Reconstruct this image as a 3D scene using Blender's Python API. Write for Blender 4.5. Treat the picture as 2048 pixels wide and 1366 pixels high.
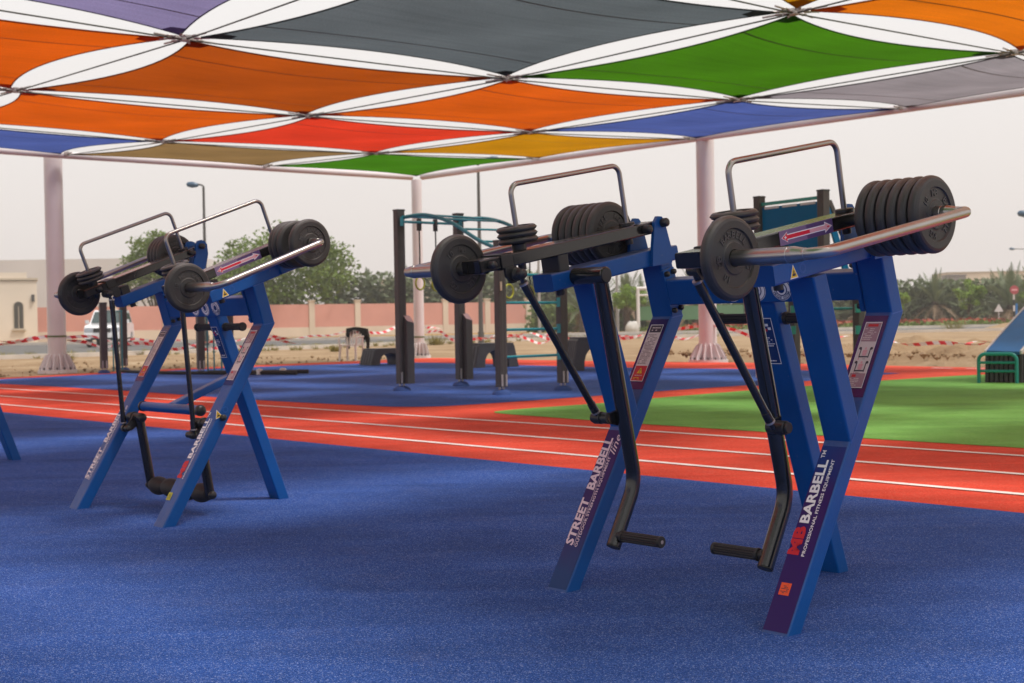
import bpy, math, random
from mathutils import Vector, Matrix
random.seed(7)
PI = math.pi
for o in list(bpy.data.objects): bpy.data.objects.remove(o)
S = bpy.context.scene
COL = S.collection

# ------------------------------------------------------------------ camera
cam = bpy.data.cameras.new('camera'); camo = bpy.data.objects.new('camera', cam); COL.objects.link(camo)
cam.sensor_width = 36; cam.lens = 36 * 2716.7 / 2048; cam.clip_end = 2000; cam.clip_start = .05
camo.matrix_world = Matrix.Translation((0, 0, 1)) @ Matrix.Rotation(PI / 2 - .015754, 4, 'X') @ Matrix.Rotation(-.017383, 4, 'Z')
cam.dof.use_dof = True; cam.dof.focus_distance = 4.7; cam.dof.aperture_fstop = 7.0
S.camera = camo

# ------------------------------------------------------------------ sky and sun: a dusty, hazy noon
SUN_EL, SUN_AZ = 64, 112        # elevation; direction the light comes from, measured from +Y clockwise
w = bpy.data.worlds.new('World'); S.world = w; w.use_nodes = True
nt = w.node_tree; nt.nodes.clear()
sky = nt.nodes.new('ShaderNodeTexSky'); sky.sky_type = 'NISHITA'; sky.sun_disc = False
sky.sun_elevation = math.radians(SUN_EL); sky.sun_rotation = math.radians(SUN_AZ)
sky.dust_density = 6; sky.air_density = 1.5; sky.altitude = 0
sc = nt.nodes.new('ShaderNodeMix'); sc.data_type = 'RGBA'; sc.blend_type = 'MULTIPLY'; sc.inputs[0].default_value = 1
sc.inputs[7].default_value = (.08, .08, .08, 1)
mix = nt.nodes.new('ShaderNodeMix'); mix.data_type = 'RGBA'; mix.inputs[0].default_value = .88
tcw = nt.nodes.new('ShaderNodeTexCoord'); sxw = nt.nodes.new('ShaderNodeSeparateXYZ'); rmp = nt.nodes.new('ShaderNodeValToRGB')
rmp.color_ramp.elements[0].position = .0; rmp.color_ramp.elements[0].color = (.69, .63, .60, 1)       # dust near the horizon, paler above
rmp.color_ramp.elements[1].position = .30; rmp.color_ramp.elements[1].color = (.80, .775, .76, 1)
nt.links.new(tcw.outputs['Generated'], sxw.inputs[0]); nt.links.new(sxw.outputs[2], rmp.inputs[0]); nt.links.new(rmp.outputs[0], mix.inputs[7])
bg = nt.nodes.new('ShaderNodeBackground'); bg.inputs[1].default_value = 1.0
wo = nt.nodes.new('ShaderNodeOutputWorld')
nt.links.new(sky.outputs[0], sc.inputs[6]); nt.links.new(sc.outputs[2], mix.inputs[6])
nt.links.new(mix.outputs[2], bg.inputs[0]); nt.links.new(bg.outputs[0], wo.inputs[0])
sl = bpy.data.lights.new('sun', 'SUN'); sl.energy = 2.4; sl.angle = math.radians(14); sl.color = (1, .965, .92)
so = bpy.data.objects.new('sun', sl); COL.objects.link(so)
az, el = math.radians(SUN_AZ), math.radians(SUN_EL)
sd = Vector((math.sin(az) * math.cos(el), math.cos(az) * math.cos(el), math.sin(el)))
so.rotation_euler = sd.to_track_quat('Z', 'Y').to_euler()
V = S.view_settings; V.view_transform = 'Standard'; V.look = 'None'; V.exposure = 0.43; V.gamma = 1; V.use_curve_mapping = False
S.render.engine = 'CYCLES'
S.cycles.use_denoising = True
S.cycles.max_bounces = 8; S.cycles.diffuse_bounces = 4; S.cycles.transmission_bounces = 4; S.cycles.glossy_bounces = 3
S.cycles.sample_clamp_indirect = 8

# ------------------------------------------------------------------ materials
MATS = {}
def nd(t, typ, **kw):
    n = t.nodes.new(typ)
    for k, v in kw.items(): setattr(n, k, v)
    return n
def mat(name, col, rough=.5, metal=0., var=.0, vscale=8., bump=0., bscale=60., spec=.5, coat=0.):
    """plain surface with a little tonal variation and fine relief"""
    if name in MATS: return MATS[name]
    m = bpy.data.materials.new(name); m.use_nodes = True; MATS[name] = m
    t = m.node_tree; b = t.nodes['Principled BSDF']
    b.inputs['Base Color'].default_value = (*col, 1); b.inputs['Roughness'].default_value = rough
    b.inputs['Metallic'].default_value = metal; b.inputs['Specular IOR Level'].default_value = spec
    if coat: b.inputs['Coat Weight'].default_value = coat; b.inputs['Coat Roughness'].default_value = .12
    tc = nd(t, 'ShaderNodeTexCoord')
    if var:
        n = nd(t, 'ShaderNodeTexNoise'); n.inputs['Scale'].default_value = vscale; n.inputs['Detail'].default_value = 6
        t.links.new(tc.outputs['Object'], n.inputs['Vector'])
        r = nd(t, 'ShaderNodeMapRange'); r.inputs[1].default_value = .3; r.inputs[2].default_value = .7
        r.inputs[3].default_value = 1 - var; r.inputs[4].default_value = 1 + var
        t.links.new(n.outputs[0], r.inputs[0])
        x = nd(t, 'ShaderNodeMix', data_type='RGBA', blend_type='MULTIPLY'); x.inputs[0].default_value = 1
        x.inputs[6].default_value = (*col, 1); t.links.new(r.outputs[0], x.inputs[7]); t.links.new(x.outputs[2], b.inputs['Base Color'])
        q = nd(t, 'ShaderNodeMapRange'); q.inputs[3].default_value = max(.05, rough - var * .5); q.inputs[4].default_value = min(1, rough + var * .5)
        t.links.new(n.outputs[0], q.inputs[0]); t.links.new(q.outputs[0], b.inputs['Roughness'])
    if bump:
        n2 = nd(t, 'ShaderNodeTexNoise'); n2.inputs['Scale'].default_value = bscale; n2.inputs['Detail'].default_value = 3
        t.links.new(tc.outputs['Object'], n2.inputs['Vector'])
        bp = nd(t, 'ShaderNodeBump'); bp.inputs['Strength'].default_value = bump; bp.inputs['Distance'].default_value = .002
        t.links.new(n2.outputs[0], bp.inputs['Height']); t.links.new(bp.outputs[0], b.inputs['Normal'])
    return m
def rubber(name, dark, mid, light, speck=(.5, .5, .5), scale=330.):
    """poured granulated rubber: crumbs of several tints, broad faint mottling"""
    m = bpy.data.materials.new(name); m.use_nodes = True; MATS[name] = m
    t = m.node_tree; b = t.nodes['Principled BSDF']; b.inputs['Roughness'].default_value = .9; b.inputs['Specular IOR Level'].default_value = .06
    tc = nd(t, 'ShaderNodeTexCoord')
    vo = nd(t, 'ShaderNodeTexVoronoi'); vo.inputs['Scale'].default_value = scale
    t.links.new(tc.outputs['Object'], vo.inputs['Vector'])
    sp = nd(t, 'ShaderNodeSeparateColor'); t.links.new(vo.outputs['Color'], sp.inputs[0])
    rp = nd(t, 'ShaderNodeValToRGB'); e = rp.color_ramp.elements
    e[0].position = .1; e[0].color = (*dark, 1); e[1].position = .55; e[1].color = (*mid, 1)
    k = e.new(.9); k.color = (*light, 1); k = e.new(.97); k.color = (*speck, 1)
    t.links.new(sp.outputs[0], rp.inputs[0])
    n = nd(t, 'ShaderNodeTexNoise'); n.inputs['Scale'].default_value = .7; n.inputs['Detail'].default_value = 7; n.inputs['Roughness'].default_value = .65
    t.links.new(tc.outputs['Object'], n.inputs['Vector'])
    r = nd(t, 'ShaderNodeMapRange'); r.inputs[1].default_value = .3; r.inputs[2].default_value = .7; r.inputs[3].default_value = .74; r.inputs[4].default_value = 1.2
    t.links.new(n.outputs[0], r.inputs[0])
    x = nd(t, 'ShaderNodeMix', data_type='RGBA', blend_type='MULTIPLY'); x.inputs[0].default_value = 1
    t.links.new(rp.outputs[0], x.inputs[6]); t.links.new(r.outputs[0], x.inputs[7])
    mp = nd(t, 'ShaderNodeMapping'); mp.inputs['Rotation'].default_value = (0, 0, .3); mp.inputs['Scale'].default_value = (.35, 2.6, 1); t.links.new(tc.outputs['Object'], mp.inputs[0])
    n4 = nd(t, 'ShaderNodeTexNoise'); n4.inputs['Scale'].default_value = 1.4; n4.inputs['Detail'].default_value = 5; n4.inputs['Distortion'].default_value = .6; t.links.new(mp.outputs[0], n4.inputs['Vector'])
    r4 = nd(t, 'ShaderNodeMapRange'); r4.inputs[1].default_value = .3; r4.inputs[2].default_value = .7; r4.inputs[3].default_value = .87; r4.inputs[4].default_value = 1.12; t.links.new(n4.outputs[0], r4.inputs[0])
    m4 = nd(t, 'ShaderNodeMath', operation='MULTIPLY'); t.links.new(r.outputs[0], m4.inputs[0]); t.links.new(r4.outputs[0], m4.inputs[1]); t.links.new(m4.outputs[0], x.inputs[7])
    # dusty footworn smudges
    n3 = nd(t, 'ShaderNodeTexNoise'); n3.inputs['Scale'].default_value = 2.3; n3.inputs['Detail'].default_value = 9; n3.inputs['Roughness'].default_value = .7
    t.links.new(tc.outputs['Object'], n3.inputs['Vector'])
    r3 = nd(t, 'ShaderNodeMapRange'); r3.inputs[1].default_value = .55; r3.inputs[2].default_value = .8; r3.inputs[4].default_value = .10
    t.links.new(n3.outputs[0], r3.inputs[0])
    x2 = nd(t, 'ShaderNodeMix', data_type='RGBA'); x2.inputs[7].default_value = (.34, .30, .27, 1)
    t.links.new(r3.outputs[0], x2.inputs[0]); t.links.new(x.outputs[2], x2.inputs[6]); t.links.new(x2.outputs[2], b.inputs['Base Color'])
    bp = nd(t, 'ShaderNodeBump'); bp.inputs['Strength'].default_value = .55; bp.inputs['Distance'].default_value = .0022; bp.invert = True
    t.links.new(vo.outputs['Distance'], bp.inputs['Height']); t.links.new(bp.outputs[0], b.inputs['Normal'])
    return m
def fabric(name, col, trans=.68):
    """knitted shade cloth: part reflects, part lets light through"""
    m = bpy.data.materials.new(name); m.use_nodes = True; MATS[name] = m
    t = m.node_tree; t.nodes.clear(); out = nd(t, 'ShaderNodeOutputMaterial')
    d = nd(t, 'ShaderNodeBsdfDiffuse'); tr = nd(t, 'ShaderNodeBsdfTranslucent'); mx = nd(t, 'ShaderNodeMixShader'); mx.inputs[0].default_value = trans
    tc = nd(t, 'ShaderNodeTexCoord'); n = nd(t, 'ShaderNodeTexNoise'); n.inputs['Scale'].default_value = 1.0; n.inputs['Detail'].default_value = 8
    mp = nd(t, 'ShaderNodeMapping'); mp.inputs['Scale'].default_value = (42, 2.2, 1)
    t.links.new(tc.outputs['UV'], mp.inputs[0]); t.links.new(mp.outputs[0], n.inputs['Vector'])
    r = nd(t, 'ShaderNodeMapRange'); r.inputs[1].default_value = .3; r.inputs[2].default_value = .7; r.inputs[3].default_value = .91; r.inputs[4].default_value = 1.08
    t.links.new(n.outputs[0], r.inputs[0])
    x = nd(t, 'ShaderNodeMix', data_type='RGBA', blend_type='MULTIPLY'); x.inputs[0].default_value = 1; x.inputs[6].default_value = (*col, 1)
    n2 = nd(t, 'ShaderNodeTexNoise'); n2.inputs['Scale'].default_value = 2.2; n2.inputs['Detail'].default_value = 3; t.links.new(tc.outputs['UV'], n2.inputs['Vector'])      # uneven sun fading
    r2 = nd(t, 'ShaderNodeMapRange'); r2.inputs[1].default_value = .3; r2.inputs[2].default_value = .7; r2.inputs[3].default_value = .82; r2.inputs[4].default_value = 1.14; t.links.new(n2.outputs[0], r2.inputs[0])
    wv = nd(t, 'ShaderNodeTexNoise'); wv.inputs['Scale'].default_value = 1; wv.inputs['Detail'].default_value = 2; mp2 = nd(t, 'ShaderNodeMapping'); mp2.inputs['Scale'].default_value = (260, 160, 1); t.links.new(tc.outputs['UV'], mp2.inputs[0]); t.links.new(mp2.outputs[0], wv.inputs['Vector'])  # knit
    r3 = nd(t, 'ShaderNodeMapRange'); r3.inputs[1].default_value = .3; r3.inputs[2].default_value = .7; r3.inputs[3].default_value = .86; r3.inputs[4].default_value = 1.14; t.links.new(wv.outputs[0], r3.inputs[0])
    q1 = nd(t, 'ShaderNodeMath', operation='MULTIPLY'); q2 = nd(t, 'ShaderNodeMath', operation='MULTIPLY'); t.links.new(r.outputs[0], q1.inputs[0]); t.links.new(r2.outputs[0], q1.inputs[1]); t.links.new(q1.outputs[0], q2.inputs[0]); t.links.new(r3.outputs[0], q2.inputs[1])
    t.links.new(q2.outputs[0], x.inputs[7])
    t.links.new(x.outputs[2], d.inputs[0]); t.links.new(x.outputs[2], tr.inputs[0])
    t.links.new(d.outputs[0], mx.inputs[1]); t.links.new(tr.outputs[0], mx.inputs[2]); t.links.new(mx.outputs[0], out.inputs[0])
    return m
def foliage(name, c1, c2, c3=None, scale=.8, trans=.3):
    m = bpy.data.materials.new(name); m.use_nodes = True; MATS[name] = m
    t = m.node_tree; b = t.nodes['Principled BSDF']; b.inputs['Roughness'].default_value = .6; out = t.nodes['Material Output']
    tc = nd(t, 'ShaderNodeTexCoord'); n = nd(t, 'ShaderNodeTexNoise'); n.inputs['Scale'].default_value = scale; n.inputs['Detail'].default_value = 8; n.inputs['Roughness'].default_value = .8
    t.links.new(tc.outputs['Object'], n.inputs['Vector'])
    rp = nd(t, 'ShaderNodeValToRGB'); e = rp.color_ramp.elements; e[0].position = .32; e[0].color = (*c1, 1); e[1].position = .62; e[1].color = (*c2, 1)
    if c3: k = e.new(.74); k.color = (*c3, 1)
    t.links.new(n.outputs[0], rp.inputs[0]); t.links.new(rp.outputs[0], b.inputs['Base Color'])
    tr = nd(t, 'ShaderNodeBsdfTranslucent'); t.links.new(rp.outputs[0], tr.inputs[0])
    mx = nd(t, 'ShaderNodeMixShader'); mx.inputs[0].default_value = trans
    t.links.new(b.outputs[0], mx.inputs[1]); t.links.new(tr.outputs[0], mx.inputs[2]); t.links.new(mx.outputs[0], out.inputs[0])
    return m
def sandmat(name, c1, c2, c3):
    m = bpy.data.materials.new(name); m.use_nodes = True; MATS[name] = m
    t = m.node_tree; b = t.nodes['Principled BSDF']; b.inputs['Roughness'].default_value = .95; b.inputs['Specular IOR Level'].default_value = .15
    tc = nd(t, 'ShaderNodeTexCoord'); n = nd(t, 'ShaderNodeTexNoise'); n.inputs['Scale'].default_value = .35; n.inputs['Detail'].default_value = 10; n.inputs['Roughness'].default_value = .7
    t.links.new(tc.outputs['Object'], n.inputs['Vector'])
    rp = nd(t, 'ShaderNodeValToRGB'); e = rp.color_ramp.elements; e[0].position = .33; e[0].color = (*c1, 1); e[1].position = .52; e[1].color = (*c2, 1)
    k = e.new(.68); k.color = (*c3, 1)
    t.links.new(n.outputs[0], rp.inputs[0]); t.links.new(rp.outputs[0], b.inputs['Base Color'])
    n2 = nd(t, 'ShaderNodeTexNoise'); n2.inputs['Scale'].default_value = 3; n2.inputs['Detail'].default_value = 9; n2.inputs['Roughness'].default_value = .7
    t.links.new(tc.outputs['Object'], n2.inputs['Vector'])
    bp = nd(t, 'ShaderNodeBump'); bp.inputs['Strength'].default_value = .9; bp.inputs['Distance'].default_value = .12
    t.links.new(n2.outputs[0], bp.inputs['Height']); t.links.new(bp.outputs[0], b.inputs['Normal'])
    return m
def stripemat(name):
    """red and white bands along the UV length"""
    m = bpy.data.materials.new(name); m.use_nodes = True; MATS[name] = m
    t = m.node_tree; b = t.nodes['Principled BSDF']; b.inputs['Roughness'].default_value = .35
    uv = nd(t, 'ShaderNodeTexCoord'); sx = nd(t, 'ShaderNodeSeparateXYZ'); t.links.new(uv.outputs['UV'], sx.inputs[0])
    a = nd(t, 'ShaderNodeMath', operation='ADD'); t.links.new(sx.outputs[0], a.inputs[0]); t.links.new(sx.outputs[1], a.inputs[1])
    f = nd(t, 'ShaderNodeMath', operation='FRACT'); t.links.new(a.outputs[0], f.inputs[0])
    g = nd(t, 'ShaderNodeMath', operation='GREATER_THAN'); g.inputs[1].default_value = .5; t.links.new(f.outputs[0], g.inputs[0])
    x = nd(t, 'ShaderNodeMix', data_type='RGBA'); x.inputs[6].default_value = (.84, .78, .77, 1); x.inputs[7].default_value = (.74, .025, .045, 1)
    t.links.new(g.outputs[0], x.inputs[0]); t.links.new(x.outputs[2], b.inputs['Base Color'])
    return m

M_blue = mat('blue_paint', (.0015, .075, .29), .36, 0, .12, 5, .4, 240, .27, 0)
def dusted(m, amt, lo=.25, col=(.36, .31, .27)):
    """wind-blown dust settled on upward faces, broken by noise"""
    t = m.node_tree; b = t.nodes['Principled BSDF']; src = b.inputs['Base Color'].links[0].from_socket
    ge = nd(t, 'ShaderNodeNewGeometry'); sx = nd(t, 'ShaderNodeSeparateXYZ'); t.links.new(ge.outputs['Normal'], sx.inputs[0]); tc = nd(t, 'ShaderNodeTexCoord')
    r = nd(t, 'ShaderNodeMapRange'); r.inputs[1].default_value = lo; r.inputs[2].default_value = .95; r.inputs[4].default_value = amt; t.links.new(sx.outputs[2], r.inputs[0])
    n = nd(t, 'ShaderNodeTexNoise'); n.inputs['Scale'].default_value = 26; n.inputs['Detail'].default_value = 8; n.inputs['Roughness'].default_value = .75; t.links.new(tc.outputs['Object'], n.inputs['Vector'])
    k = nd(t, 'ShaderNodeMapRange'); k.inputs[1].default_value = .35; k.inputs[2].default_value = .65; k.inputs[3].default_value = .35; t.links.new(n.outputs[0], k.inputs[0])
    f = nd(t, 'ShaderNodeMath', operation='MULTIPLY'); t.links.new(r.outputs[0], f.inputs[0]); t.links.new(k.outputs[0], f.inputs[1])
    # scattered scuffs anywhere
    n2 = nd(t, 'ShaderNodeTexNoise'); n2.inputs['Scale'].default_value = 55; n2.inputs['Detail'].default_value = 4; t.links.new(tc.outputs['Object'], n2.inputs['Vector'])
    k2 = nd(t, 'ShaderNodeMapRange'); k2.inputs[1].default_value = .70; k2.inputs[2].default_value = .76; k2.inputs[4].default_value = amt * .5; t.links.new(n2.outputs[0], k2.inputs[0])
    a = nd(t, 'ShaderNodeMath', operation='MAXIMUM'); t.links.new(f.outputs[0], a.inputs[0]); t.links.new(k2.outputs[0], a.inputs[1])
    x = nd(t, 'ShaderNodeMix', data_type='RGBA'); x.inputs[7].default_value = (*col, 1); t.links.new(a.outputs[0], x.inputs[0]); t.links.new(src, x.inputs[6]); t.links.new(x.outputs[2], b.inputs['Base Color'])
dusted(M_blue, .42)
M_black = mat('black_steel', (.010, .010, .0105), .18, 0, .25, 9, .15, 200, .5, .3)
M_blackm = mat('black_satin', (.016, .016, .017), .42, 0, .2, 20)
M_rub = mat('black_rubber', (.026, .0245, .0245), .46, 0, .25, 14, .25, 500)
dusted(M_black, .22); dusted(M_rub, .30, .1)
M_letter = mat('moulded_letters', (.055, .051, .050), .45)
M_grip = mat('grip_rubber', (.012, .012, .013), .48, 0, .2, 40, .5, 300)
M_steel = mat('brushed_steel', (.40, .38, .36), .33, 1, .06, 6)
M_ssteel = mat('satin_steel_rod', (.34, .32, .30), .36, 1, .08, 12)
M_cap = mat('plastic_cap', (.018, .018, .019), .38)
M_gloss = mat('gloss_cap', (.008, .008, .008), .06, spec=.8)
M_weld = mat('weld_bead', (.02, .11, .42), .35)
M_white = mat('white_print', (.82, .80, .81), .45)
M_pink = mat('pale_print', (.72, .58, .64), .45)
M_redp = mat('red_print', (.56, .008, .022), .4)
M_film = mat('sky_purple_film', (.020, .013, .105), .25, 0, .15, 6)  # purple sky reflection painted into the film colour
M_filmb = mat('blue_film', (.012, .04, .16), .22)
M_paper = mat('sticker_paper', (.68, .58, .56), .4)
M_greyp = mat('sticker_grey', (.36, .21, .25), .4)
M_dkprint = mat('dark_print', (.04, .03, .05), .5)
M_midprint = mat('mid_print', (.22, .15, .14), .5)
M_yel = mat('warning_yellow', (.80, .50, .01), .4)
M_orange = mat('orange_tag', (.85, .09, .02), .5)
M_ytag = mat('yellow_tag', (.45, .45, .03), .5)
M_lil = mat('lilac_film', (.20, .13, .24), .35)
M_arrow = mat('arrow_red', (.70, .02, .05), .4)
M_arrow2 = mat('arrow_pale', (.72, .35, .38), .4)

def sky_fade_film(name, z0, z1, c0, c1):  # gradient colour standing in for purple sky reflection on the legs
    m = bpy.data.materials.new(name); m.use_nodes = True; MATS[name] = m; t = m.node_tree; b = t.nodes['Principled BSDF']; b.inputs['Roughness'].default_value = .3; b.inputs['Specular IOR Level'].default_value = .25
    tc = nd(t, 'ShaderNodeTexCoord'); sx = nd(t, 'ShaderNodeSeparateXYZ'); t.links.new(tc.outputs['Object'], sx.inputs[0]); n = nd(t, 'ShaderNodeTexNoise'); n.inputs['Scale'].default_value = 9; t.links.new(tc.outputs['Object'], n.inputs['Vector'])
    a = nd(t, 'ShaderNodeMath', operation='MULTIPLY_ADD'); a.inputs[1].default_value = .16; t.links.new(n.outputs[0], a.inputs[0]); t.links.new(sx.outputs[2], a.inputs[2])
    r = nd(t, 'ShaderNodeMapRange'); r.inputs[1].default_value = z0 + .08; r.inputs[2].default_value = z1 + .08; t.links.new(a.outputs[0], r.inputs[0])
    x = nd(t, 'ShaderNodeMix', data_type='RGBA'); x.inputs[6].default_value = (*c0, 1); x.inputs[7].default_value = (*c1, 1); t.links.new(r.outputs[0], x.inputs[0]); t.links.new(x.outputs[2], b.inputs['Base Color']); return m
M_skyfilmL = sky_fade_film('sky_tint_fading_down', .06, .24, (.001, .048, .17), (.022, .013, .11)); M_skyfilmR = sky_fade_film('sky_tint_fading_up', .40, .62, (.022, .013, .11), (.004, .05, .22))  # sky reflection put into the colour, fading along the leg
# ------------------------------------------------------------------ mesh helpers
class MB:
    def __init__(s): s.v = []; s.f = []; s.m = []; s.s = []; s.uv = None
    def add(s, verts, faces, mi=0, smooth=False):
        o = len(s.v); s.v += [tuple(p) for p in verts]
        for f in faces: s.f.append(tuple(i + o for i in f)); s.m.append(mi); s.s.append(smooth)
    def rtube(s, p0, p1, wv, W, H, n0=None, n1=None, r=.007, mi=0, k=2):
        """bar of rounded-rectangle section from p0 to p1; wv: direction of side W; n0/n1: end-cut plane normals"""
        p0, p1 = Vector(p0), Vector(p1); a = (p1 - p0).normalized(); X = Vector(wv); X = (X - a * X.dot(a)).normalized(); Y = a.cross(X)
        r = min(r, W * .49, H * .49); pts = []
        for cx, cy, st in ((1, 1, 0), (-1, 1, 90), (-1, -1, 180), (1, -1, 270)):
            for j in range(k + 1):
                t = math.radians(st + 90 * j / k); pts.append(X * (cx * (W / 2 - r) + r * math.cos(t)) + Y * (cy * (H / 2 - r) + r * math.sin(t)))
        def end(p, n):
            if n is None: return [p + q for q in pts]
            n = Vector(n); return [p + q - a * (q.dot(n) / a.dot(n)) for q in pts]
        A, B = end(p0, n0), end(p1, n1); N = len(pts)
        s.add(A + B, [(i, (i + 1) % N, N + (i + 1) % N, N + i) for i in range(N)], mi)
        s.add(A, [tuple(range(N - 1, -1, -1))], mi); s.add(B, [tuple(range(N))], mi)
        return s
    def box(s, c, size, ax=None, mi=0, r=0.004):
        c = Vector(c); ax = ax or (Vector((1, 0, 0)), Vector((0, 1, 0)), Vector((0, 0, 1)))
        z = Vector(ax[2]) * size[2] / 2
        return s.rtube(c - z, c + z, ax[0], size[0], size[1], r=min(r, min(size[:2]) * .3), mi=mi, k=1)
    def tube(s, path, r, n=12, caps=True, mi=0, closed=False):
        P = [Vector(p) for p in path]; R = r if isinstance(r, (list, tuple)) else [r] * len(P); N = len(P)
        T = []
        for i in range(N):
            a = P[(i - 1) % N] if (i or closed) else P[0]; b = P[(i + 1) % N] if (i < N - 1 or closed) else P[-1]
            T.append((b - a).normalized())
        ref = Vector((0, 0, 1)) if abs(T[0].z) < .9 else Vector((1, 0, 0))
        X = (ref - T[0] * ref.dot(T[0])).normalized(); rings = []
        for i in range(N):
            X = (X - T[i] * X.dot(T[i])).normalized(); Y = T[i].cross(X)
            rings.append([P[i] + (X * math.cos(2 * PI * j / n) + Y * math.sin(2 * PI * j / n)) * R[i] for j in range(n)])
        vs = [p for rg in rings for p in rg]; fs = []
        for i in range(N if closed else N - 1):
            q = (i + 1) % N
            for j in range(n): k = (j + 1) % n; fs.append((i * n + j, i * n + k, q * n + k, q * n + j))
        s.add(vs, fs, mi, True)
        if caps and not closed:
            s.add(rings[0], [tuple(range(n - 1, -1, -1))], mi); s.add(rings[-1], [tuple(range(n))], mi)
        return s
    def lathe(s, prof, o, ax, n=32, mi=0, sharp=True):
        """revolve (radius, height) pairs about ax through o; each segment keeps its own verts so edges stay crisp"""
        o = Vector(o); a = Vector(ax).normalized(); ref = Vector((0, 0, 1)) if abs(a.z) < .9 else Vector((1, 0, 0))
        X = (ref - a * ref.dot(a)).normalized(); Y = a.cross(X)
        def ring(r, h): return [o + a * h + (X * math.cos(2 * PI * j / n) + Y * math.sin(2 * PI * j / n)) * r for j in range(n)]
        if sharp:
            for (r0, h0), (r1, h1) in zip(prof, prof[1:]):
                s.add(ring(r0, h0) + ring(r1, h1), [(j, (j + 1) % n, n + (j + 1) % n, n + j) for j in range(n)], mi, True)
        else:
            vs = [p for r, h in prof for p in ring(r, h)]
            s.add(vs, [(i * n + j, i * n + (j + 1) % n, (i + 1) * n + (j + 1) % n, (i + 1) * n + j) for i in range(len(prof) - 1) for j in range(n)], mi, True)
        return s
    def cyl(s, p0, p1, r, n=16, mi=0, ch=.002):
        p0, p1 = Vector(p0), Vector(p1); L = (p1 - p0).length; ch = min(ch, r * .4, L * .3)
        return s.lathe([(.0001, 0), (r - ch, 0), (r, ch), (r, L - ch), (r - ch, L), (.0001, L)], p0, p1 - p0, n, mi)
    def dome(s, p0, d, r, L, n=16, mi=0):
        """round-headed cap of length L in direction d"""
        pr = [(r, 0), (r, L - r * .5)] + [(r * math.cos(t), L - r * .5 + r * .5 * math.sin(t)) for t in (PI * .15, PI * .3, PI * .42, PI * .499)]
        return s.lathe(pr, p0, d, n, mi, False)
    def prism(s, poly, o, ex, ey, d, mi=0):
        """polygon (2D) in ex/ey at o, thickened by vector d"""
        o, ex, ey, d = Vector(o), Vector(ex), Vector(ey), Vector(d); A = [o + ex * x + ey * y for x, y in poly]; B = [p + d for p in A]; N = len(A)
        if ex.cross(ey).dot(d) < 0: A, B = B, A
        s.add(A, [tuple(range(N - 1, -1, -1))], mi); s.add(B, [tuple(range(N))], mi)
        for i in range(N): j = (i + 1) % N; s.add([A[i], A[j], B[j], B[i]], [(0, 1, 2, 3)], mi)
        return s
    def flat(s, geo, o, ex, ey, mi=0):
        vs, fs = geo; o, ex, ey = Vector(o), Vector(ex), Vector(ey); n = ex.cross(ey).normalized()
        s.add([o + ex * p[0] + ey * p[1] + n * p[2] for p in vs], fs, mi); return s
    def mesh(s, name, mats):
        me = bpy.data.meshes.new(name); me.from_pydata(s.v, [], s.f)
        for m in (mats if isinstance(mats, (list, tuple)) else [mats]): me.materials.append(m)
        me.polygons.foreach_set('material_index', s.m); me.polygons.foreach_set('use_smooth', s.s)
        if s.uv:
            l = me.uv_layers.new(name='UVMap'); l.data.foreach_set('uv', [c for lp in me.loops for c in s.uv[lp.vertex_index]])
        me.update(); return me
    def build(s, name, mats, parent=None, **kw):
        return link(name, s.mesh(name, mats), parent, **kw)
def link(name, data, parent=None, loc=None, rot=None, label=None, cat=None, group=None, kind=None):
    o = bpy.data.objects.new(name, data); COL.objects.link(o)
    if parent is not None: o.parent = parent
    if loc is not None: o.location = loc
    if rot is not None: o.rotation_euler = rot
    if label: o['label'] = label
    if cat: o['category'] = cat
    if group: o['group'] = group
    if kind: o['kind'] = kind
    return o
def empty(name, loc, rz, label, cat, group=None):
    return link(name, None, None, loc, (0, 0, rz), label, cat, group)
def fillet(pts, r, n=6):
    P = [Vector(p) for p in pts]; out = [P[0]]
    rr = r if isinstance(r, (list, tuple)) else [r] * (len(P) - 2)
    for i in range(1, len(P) - 1):
        a = (P[i - 1] - P[i]).normalized(); b = (P[i + 1] - P[i]).normalized(); ang = a.angle(b); d = rr[i - 1] / math.tan(ang / 2)
        s0, s1 = P[i] + a * d, P[i] + b * d; c = P[i] + (a + b).normalized() * (rr[i - 1] / math.sin(ang / 2))
        u, v = s0 - c, s1 - c; th = u.angle(v)
        for j in range(n + 1):
            t = j / n; out.append(c + (u * math.sin((1 - t) * th) + v * math.sin(t * th)) / math.sin(th))
    out.append(P[-1]); return out
def circ(r, n=20, cx=0, cy=0): return [(cx + r * math.cos(2 * PI * i / n), cy + r * math.sin(2 * PI * i / n)) for i in range(n)]
_TX = {}
def text(body, size, bold=0., ext=0., align='LEFT', shear=0., space=1.):
    key = (body, bold, ext / size if size else 0, shear, space)
    if key not in _TX:
        c = bpy.data.curves.new('t', 'FONT'); c.body = body; c.size = 1; c.offset = bold; c.extrude = ext / size; c.shear = shear; c.resolution_u = 2; c.space_character = space
        o = bpy.data.objects.new('t', c); COL.objects.link(o); dg = bpy.context.evaluated_depsgraph_get()
        me = bpy.data.meshes.new_from_object(o.evaluated_get(dg))
        _TX[key] = ([tuple(v.co) for v in me.vertices], [tuple(p.vertices) for p in me.polygons])
        bpy.data.objects.remove(o); bpy.data.curves.remove(c); bpy.data.meshes.remove(me)
    vs, fs = _TX[key]; xs = [p[0] for p in vs] or [0]
    x0 = min(xs) if align == 'LEFT' else (min(xs) + max(xs)) / 2
    return [((p[0] - x0) * size, p[1] * size, p[2] * size) for p in vs], fs
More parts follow.
